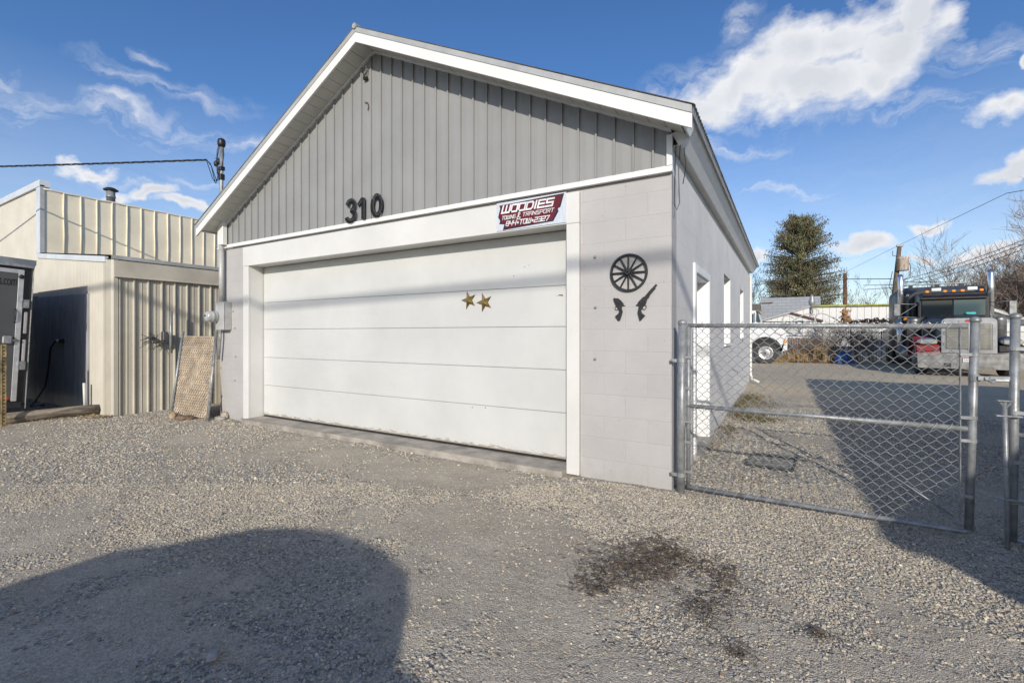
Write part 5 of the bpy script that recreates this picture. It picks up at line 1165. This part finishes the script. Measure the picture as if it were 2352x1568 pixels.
        MB().tube([P3(*p) for p in pts], .03, 6).build(nm, M_greytrim, t, True)
    for u in (570, 1672): MB().tube([(P3(u, 330)[0], y, 0), P3(u, 300)], .03, 6).build('post', M_greytrim, t)
    MB().tube([P3(570, 395), P3(1672, 395)], .025, 6).build('cross_bar', M_greytrim, t)
    # blue tarp heap
    y = 22.6; c = c5(1555, 810, y); q = MB(); rg = np.random.default_rng(2); vs = []; n = 12
    for k, (h_, r_) in enumerate(((0, .42), (.25, .40), (.45, .28), (.55, .08))):
        for j in range(n): aa = 2 * math.pi * j / n; r2 = r_ * rg.uniform(.8, 1.15); vs.append((c[0] + r2 * math.cos(aa), y + r2 * math.sin(aa), .0 + h_ * rg.uniform(.85, 1.1)))
    q.add(vs, [(k * n + j, k * n + (j + 1) % n, (k + 1) * n + (j + 1) % n, (k + 1) * n + j) for k in range(3) for j in range(n)] + [tuple(range(3 * n, 4 * n))])
    tag(q.build('tarp', mat('blue_tarp', (.06, .16, .42), .4, 0, 9, .4)), 'crumpled blue tarp heap at the foot of the back fence', 'tarp')
    # concrete pad right of the truck
    MB().box(7.5, 30, 11.9, 13.6, -.05, .012).build('concrete_path', M_conc)['kind'] = 'structure'
background()
for i, (u0, u1, y, n, h) in enumerate(((520, 1150, 22.9, 1500, .38), (600, 1250, 23.2, 1200, .55), (1080, 1250, 22.7, 900, .75), (380, 620, 22.0, 500, .16), (1250, 1650, 23.1, 500, .3))):
    a, b_ = c5(u0, 800, y)[0], c5(u1, 800, y)[0]
    scatter_blades('grass', ((a + b_) / 2, y), (b_ - a) / 4, .22, n, h, M_dry, 'tall dry straw grass along the back fence', 'grass', 60 + i, .6, .011)
litter('fallen_leaves', [(c5(u, 850, 22.2)[0], 22.2, .5, .3) for u in (550, 750, 950, 1150)], 900, .05, mat('rust_leaves', (.30, .14, .05), .9, 0, 3, .5), 'rust coloured leaf litter before the back fence', 44)

def bare_tree(name, label, base, height, seed, m, spread=.55, n0=5, r0=None, depth=4, cat='tree', group=None, up=.35, trunk_h=.28, kids=4):
    rg = random.Random(seed); tr = MB(); cr = MB(); b = Vector(base); r0 = r0 or height * .016
    def grow(p, d, ln, r, k):
        steps = 4; pts = [p]; rs = [r]
        for i in range(steps):
            d = (d + Vector((rg.gauss(0, .13), rg.gauss(0, .13), rg.gauss(.03, .1)))).normalized(); p = p + d * ln / steps; pts.append(p); rs.append(r * (1 - .6 * (i + 1) / steps))
        (tr if k == depth else cr).tube(pts, rs, 6 if k == depth else (4 if k > 1 else 3), False)
        if k == 0: return
        for i in range(kids + (1 if k == depth else 0)):
            j = rg.randint(1, steps); a = rg.uniform(0, 6.28); q = Vector((math.cos(a), math.sin(a), rg.uniform(-.1, .9)))
            nd = (d * .75 + q * spread + Vector((0, 0, up * .3))).normalized(); grow(pts[j], nd, ln * rg.uniform(.55, .85), max(rs[j] * .62, .0055 if cat == 'shrub' else .010), k - 1)
    t = thing(name, label, cat, base, 0, group)
    for s in range(n0):
        a = rg.uniform(0, 6.28); o = Vector((math.cos(a), math.sin(a), 0)) * (.12 if n0 > 1 else 0)
        grow(b + o, (Vector((0, 0, 1)) + o * (3 if n0 > 1 else 0)).normalized(), height * trunk_h * rg.uniform(.8, 1.2), r0, depth)
    tr.build('trunk', m, t); cr.build('crown', m, t)
def gx(px, y): p = on_y(px, 768, y); return p.x
grp = 'bare winter trees along the horizon'
for px, y, h, sd, lb in ((1705, 44, 8.5, 1, 'bare winter tree just left of the conifer'), (1735, 50, 8, 2, 'small bare tree tucked against the left side of the conifer'), (1925, 52, 9.5, 3, 'round crowned bare tree behind the short brown pole'),
                         (1968, 55, 9.8, 4, 'bare tree right of the short brown pole'), (1900, 60, 9, 5, 'bare tree just right of the conifer'), (2020, 60, 7.5, 6, 'low bare tree left of the transformer pole'),
                         (2130, 58, 13.5, 8, 'bare tree rising above the black truck roof'), (2175, 62, 14, 9, 'tall thin bare tree above the middle of the black truck'), (2215, 50, 10, 10, 'bare tree near the right exhaust stack')):
    bare_tree('bare_tree', lb, (gx(px, y), y, 0), h, sd, M_bark, .62, 1, h * .014, 5, group=grp, trunk_h=.34, kids=3)
for px, y, h, sd, lb in ((2300, 31, 8.0, 21, 'dense brown twiggy tree right of the black truck'), (2372, 28, 12.5, 22, 'large tan branched tree filling the right photo edge'), (2270, 37, 8.5, 23, 'tan bare tree just right of the right exhaust stack')):
    bare_tree('bare_tree', lb, (gx(px, y), y, 0), h, sd, mat('tan_bark', (.32, .25, .195), .9, 0, 8, .4, col2=(.12, .085, .07)), .75, 4, .12, 5, group=grp, up=-.1, kids=4)
for i, (u, y, h, lb) in enumerate(((1180, 23.2, 2.4, 'bare shrub by the board fence end'), (1430, 23.8, 3.4, 'tall bare sapling rising above the back fence'), (1330, 23.4, 1.9, 'tangled bare shrub on the back fence'), (1680, 23.2, 2.6, 'dense bare shrub right of the blue tarp'),
                                  (1850, 23.3, 2.7, 'bare shrub on the fence beside the black truck'), (2050, 23.0, 2.5, 'bare shrub hugging the black truck rear'), (950, 23.5, 1.5, 'low bare vine over the dry grass'))):
    bare_tree('bare_shrub', lb, (c5(u, 800, y)[0], y, 0), h, 40 + i, M_twig, .8, 5, .02, 3, 'shrub', 'bare shrubs and vines on the back fence', 0, .34, kids=4)
def vine_leaves():
    rg = np.random.default_rng(8); q = MB()
    for (u, v, su, sv, n) in ((1580, 200, 25, 30, 120), (1600, 290, 30, 25, 120), (1900, 350, 190, 18, 150), (2150, 330, 140, 22, 130), (1620, 350, 40, 15, 120)):
        for i in range(n):
            x, z = c5(u + rg.normal(0, su), v + rg.normal(0, sv), 23.6); y = 23.6 + rg.normal(0, .12); a, b, s = rg.uniform(0, 6.28), rg.uniform(-1, 1), rg.uniform(.03, .075)
            d = Vector((math.cos(a), b * .5, math.sin(a))) * s; e = Vector((-math.sin(a) * .6, rg.uniform(-.5, .5), math.cos(a) * .6)) * s; c = Vector((x, y, z))
            q.add([c - d, c + e, c + d, c - e], [(0, 1, 2, 3)])
    tag(q.build('vine_leaves', M_leaf), 'dead brown vine leaves hanging over the back fence', 'vine', None, 'stuff')
vine_leaves()

def conifer():
    y = 40.0; b = on_y(1836, 700, y); top = on_y(1836, 494, y).z; rg = np.random.default_rng(12)
    t = thing('conifer_tree', 'tall dense olive green conifer behind the shingled house', 'tree', (b.x, y, 0))
    MB().tube([(b.x, y, 0), (b.x + .1, y, top * .5), (b.x, y, top - .8)], [.35, .2, .06], 8).build('trunk', M_bark, t)
    br = MB(); V = []; T = []
    def width(f): return float(np.interp(f, [0, .2, .4, .53, .66, .8, .92, .97, 1], [2.2, 2.6, 2.8, 2.85, 2.5, 1.95, 1.25, .75, .25]))
    for i in range(660):
        f = rg.uniform(.1, .99); z = top * f; a = rg.uniform(0, 6.28); w = width(f) * rg.uniform(.72, 1.08) * (1 + .10 * math.sin(a * 3 + 2)); rise_ = rg.uniform(.15, .55) if f < .7 else rg.uniform(.5, 1.6)
        d = Vector((math.cos(a), math.sin(a), 0)); p0 = Vector((b.x, y, z - .4)); pts = [p0, p0 + d * w * .5 + Vector((0, 0, w * rise_ * .35)), p0 + d * w + Vector((0, 0, w * rise_ * .55))]
        br.tube(pts, [.05, .03, .012], 4, False)
        tint = rg.uniform(.6, 1.3); hue = rg.random()
        for k in range(84):
            s = rg.uniform(.25, 1.05); q = pts[0].lerp(pts[1], s * 2) if s < .5 else pts[1].lerp(pts[2], (s - .5) * 2)
            c = q + Vector((rg.normal(0, .13), rg.normal(0, .13), rg.normal(-.05, .12))); ln = rg.uniform(.07, .20); sw = rg.uniform(.015, .034)
            hang = Vector((rg.normal(0, .25), rg.normal(0, .25), -rg.uniform(.3, 1.0) if rg.random() < .7 else .8)).normalized() * ln; th = rg.uniform(0, 6.28); sd = Vector((math.cos(th), math.sin(th), rg.normal(0, .3))) * sw
            V += [c - sd, c + sd, c + sd * .7 + hang * .6, c + hang, c - sd * .8 + hang * .5]; g = tint * rg.uniform(.6, 1.4) * .78
            col = np.array((.125, .15, .075)) * (1 - hue) + np.array((.21, .185, .105)) * hue if rg.random() < .8 else np.array((.26, .2, .12))
            T += [col * g] * 5
    br.build('branches', M_bark, t)
    m = bpy.data.materials.new('conifer_foliage'); m.use_nodes = True; nt_ = m.node_tree; bb = nt_.nodes['Principled BSDF']; bb.inputs['Roughness'].default_value = .8; bb.inputs['Specular IOR Level'].default_value = .2
    at = N(nt_, 'ShaderNodeAttribute', attribute_name='tint'); L(nt_, at.outputs['Color'], bb.inputs['Base Color'])
    V = np.array([tuple(v) for v in V]) - np.array((b.x, y, 0)); n = len(V) // 5
    np_mesh('crown', V, (np.arange(n)[:, None] * 5 + np.array([0, 1, 2, 3, 4])[None]), m, t, {'tint': np.array(T)})
conifer()

def poles():
    y = 36.0; b = on_y(2051, 768, y); tp = on_y(2066, 566, y)
    t = thing('utility_pole', 'leaning wooden utility pole with rusty transformer left of the black truck', 'pole', (b.x, y, 0))
    P = Vector((b.x - .25, y, 0)); Q = Vector(tp); MB().tube([P, P.lerp(Q, .5), Q], [.19, .16, .12], 12).build('pole', M_pole, t, True)
    k = lambda z: P.lerp(Q, z / Q.z)
    zt = on_y(2058, 593, y).z; zb = on_y(2058, 623, y).z; cx = on_y(2068, 608, y).x + .05
    MB().lathe([(.3, 0), (.33, .03), (.33, zt - zb - .1), (.36, zt - zb - .06), (.34, zt - zb), (.1, zt - zb + .08)], (cx + .05, y - .15, zb), 'z', 18).build('transformer', mat('rust_streaked_grey', (.55, .53, .48), .6, .1, 2.5, .3, col2=(.30, .12, .04), stretch=(5, 5, .7)), t, True)
    MB().tube([k(zt + .1), k(zt + .1) + Vector((-.3, 0, .1)), k(zt + .1) + Vector((-.3, 0, .4))], .03, 6).build('insulator', M_galv, t)
    MB().bbox(Q.x - .16, Q.x + .2, y - .12, y + .12, Q.z - .02, Q.z + .12, .02).build('pole_top_bracket', M_galv, t)
    q = MB(); q.tube([Vector((cx + .2, y - .2, zt)), Vector((cx + .45, y - .2, zt - .6)), Vector((cx + .4, y - .2, zb - .5)), k(zb - .8)], .02, 5); q.tube([k(zb - .6) + Vector((-.2, -.1, .6)), k(zb - 1) + Vector((-.35, -.1, 0)), k(zb - 1.6)], .02, 5)
    q.build('jumper_wires', M_black, t)
    for z in (zb - .5, zb - .8, zb - 1.1): MB().lathe([(.06, 0), (.08, .05), (.06, .1)], tuple(k(z) + Vector((.22, -.1, 0))), 'z', 8).build('insulator', M_black, t)
    y2 = 55.0; b2 = on_y(1941, 768, y2); z2 = on_y(1941, 628, y2).z
    t2 = thing('short_pole', 'plain brown wooden pole standing right of the conifer', 'pole', (b2.x, y2, 0)); MB().tube([(b2.x, y2, 0), (b2.x, y2, z2)], [.22, .17], 10).build('pole', mat('brown_pole', (.15, .075, .045), .9, 0, 8, .3), t2, True); MB().tube([(b2.x - .08, y2, z2 - .3), (b2.x - .08, y2, z2 + .5)], .05, 6).build('pin', M_galv, t2)
    def wire(name, pts, label, r=.022, sag=0):
        q = MB(); out = []
        for a, c in zip(pts[:-1], pts[1:]):
            a, c = Vector(a), Vector(c)
            out += [a.lerp(c, i / 14) + Vector((0, 0, -4 * sag * (i / 14) * (1 - i / 14))) for i in range(15)]
        q.tube(out, r, 4, False); tag(q.build(name, M_black), label, 'wire', 'overhead wires')
    A = k(zb - .6)
    for i, (py, lb) in enumerate(((366, 'top'), (392, 'middle'), (412, 'lowest'))):
        py = (580 + {0: 366, 1: 398, 2: 440}[i] / 2.697) * .765625
        wire('overhead_wire', [A + Vector((.2, -.1, -.25 * i)), on_y(2360, py, 20)], lb + ' of three parallel overhead wires right of the transformer pole', .014, .15)
    wire('overhead_wire', [A + Vector((-.2, 0, .1)), on_y((2200 + 940 / 2.697) * .765625, (580 + 692 / 2.697) * .765625, 45), on_y((2200 + 740 / 2.697) * .765625, (580 + 722 / 2.697) * .765625, 50), on_y(1700, (580 + 738 / 2.697) * .765625, 56)], 'long wire from the transformer pole past the conifer to the garage', .025)
    for dz, ee in ((-.3, 765), (-.5, 800)): wire('overhead_wire', [A + Vector((-.1, 0, dz)), on_y((2200 + 1050 / 2.697) * .765625, (580 + ee / 2.697 - 8) * .765625, 50)], ('upper' if dz > -.4 else 'lower') + ' short slack wire falling left from the transformer pole', .02)
    wire('overhead_wire', [A + Vector((.1, 0, -.1)), on_y((2200 + 1900 / 2.697) * .765625, (580 + 722 / 2.697) * .765625, 52)], 'wire falling right from the transformer pole behind the truck roof', .022)
    wire('overhead_wire', [A + Vector((.1, 0, -.3)), on_y((2200 + 1540 / 2.697) * .765625, (580 + 718 / 2.697) * .765625, 48)], 'steeper wire falling right from the transformer pole', .018)
    wire('overhead_wire', [on_y((2200 + 880 / 2.697) * .765625, (580 + 650 / 2.697) * .765625, 55), Q + Vector((0, 0, .1)), on_y((2200 + 2210 / 2.697) * .765625, 580 * .765625, 20), on_y(2400, 560 * .765625, 18.5)], 'long high wire climbing to the upper right from the pole top', .011)
    wire('overhead_wire', [k(2.2) , on_y((2200 + 1060 / 2.697) * .765625, (580 + 878 / 2.697) * .765625, 44)], 'low wire left of the transformer pole near the white building roof', .022)
poles()

# ------------------------------------------------------------------ things behind the camera and beside the frame that throw the shadows
def street_cable():
    tt = 7.0; a = Vector((3, 0, 2.105)); b = Vector((-14, 0, 1.66)); s = Vector((1.1, -2.35, 1)) * tt
    q = MB(); A, B = a + s + (a - b) * .6, b + s + (b - a) * .3; q.tube([A.lerp(B, i / 20) for i in range(21)], .042, 8)
    tag(q.build('street_cable_bundle', M_black), 'thick black overhead cable bundle crossing above the street', 'cable')
street_cable()
def van():
    t = thing('parked_van', 'white van parked behind the photographer on the gravel', 'van', (.6, -9.3, 0))
    q = MB(); vs = []; PLAN = [(-.54, -11.9), (-.56, -7.62), (-.36, -7.38), (-.25, -7.19), (-.135, -6.97), (.13, -6.80), (.486, -6.71), (.93, -6.75), (1.235, -6.88), (1.48, -7.13), (1.655, -7.37), (1.80, -7.60), (1.80, -11.9)]; n = len(PLAN)
    def ring(z, sx, sy, oy=0):
        return [(.62 + (x - .62) * sx, -9.4 + (y + 9.4) * sy, z) for x, y in PLAN]
    lv = [(.35, .94, .96), (.5, .99, .99), (1.1, 1, 1), (1.6, 1, 1), (1.95, 1, 1), (2.03, .98, .985), (2.08, .85, .9), (2.09, .3, .5)]
    for z, sx, sy in lv: vs += ring(z, sx, sy)
    q.add(vs, [(i * n + j, i * n + (j + 1) % n, (i + 1) * n + (j + 1) % n, (i + 1) * n + j) for i in range(len(lv) - 1) for j in range(n)] + [tuple(range(n)), tuple(range((len(lv) - 1) * n, len(lv) * n))]); q.build('body', M_wtruck, t, True)
    MB().bbox(-.3, 1.5, -6.74, -6.70, 1.15, 1.7, .02).build('windscreen', M_glass, t)
    for sx in (-.5, 1.7):
        for y in (-7.7, -11.0): MB().lathe([(.2, -.1), (.34, -.1), (.36, 0), (.34, .1), (.2, .1)], (sx, y, .36), 'x', 20).build('wheel', M_rubber, t)
    MB().bbox(-.78, -.58, -7.9, -7.7, 1.2, 1.5, .03).build('mirror', M_black, t)
van()
def side_building():
    t = thing('neighbour_building', 'low tan stucco building with flat parapet right of the driveway', 'building', (6.8, -1, 0))
    x0, x1, y0, y1 = 4.78, 9.0, -7.2, 5.35
    MB().bbox(x0, x1, y0, y1, -.1, 2.92, .05).build('wall', mat('tan_stucco', (.45, .40, .33), .9, 0, 2, .1, .3, 60), t)
    MB().bbox(x0 - .08, x1 + .08, y0 - .08, y1 + .08, 2.921, 3.03, .02).build('parapet_cap', M_greytrim, t)
    for y in (-4.5, -.5, 3.0):
        w = MB().bbox(x0 - .04, x0 - .001, y - .6, y + .6, 1.0, 2.1, .01).build('window', M_whiteb, t); MB().box(x0 - .05, x0 - .041, y - .54, y + .54, 1.06, 2.04).build('pane', M_glass, w)
side_building()
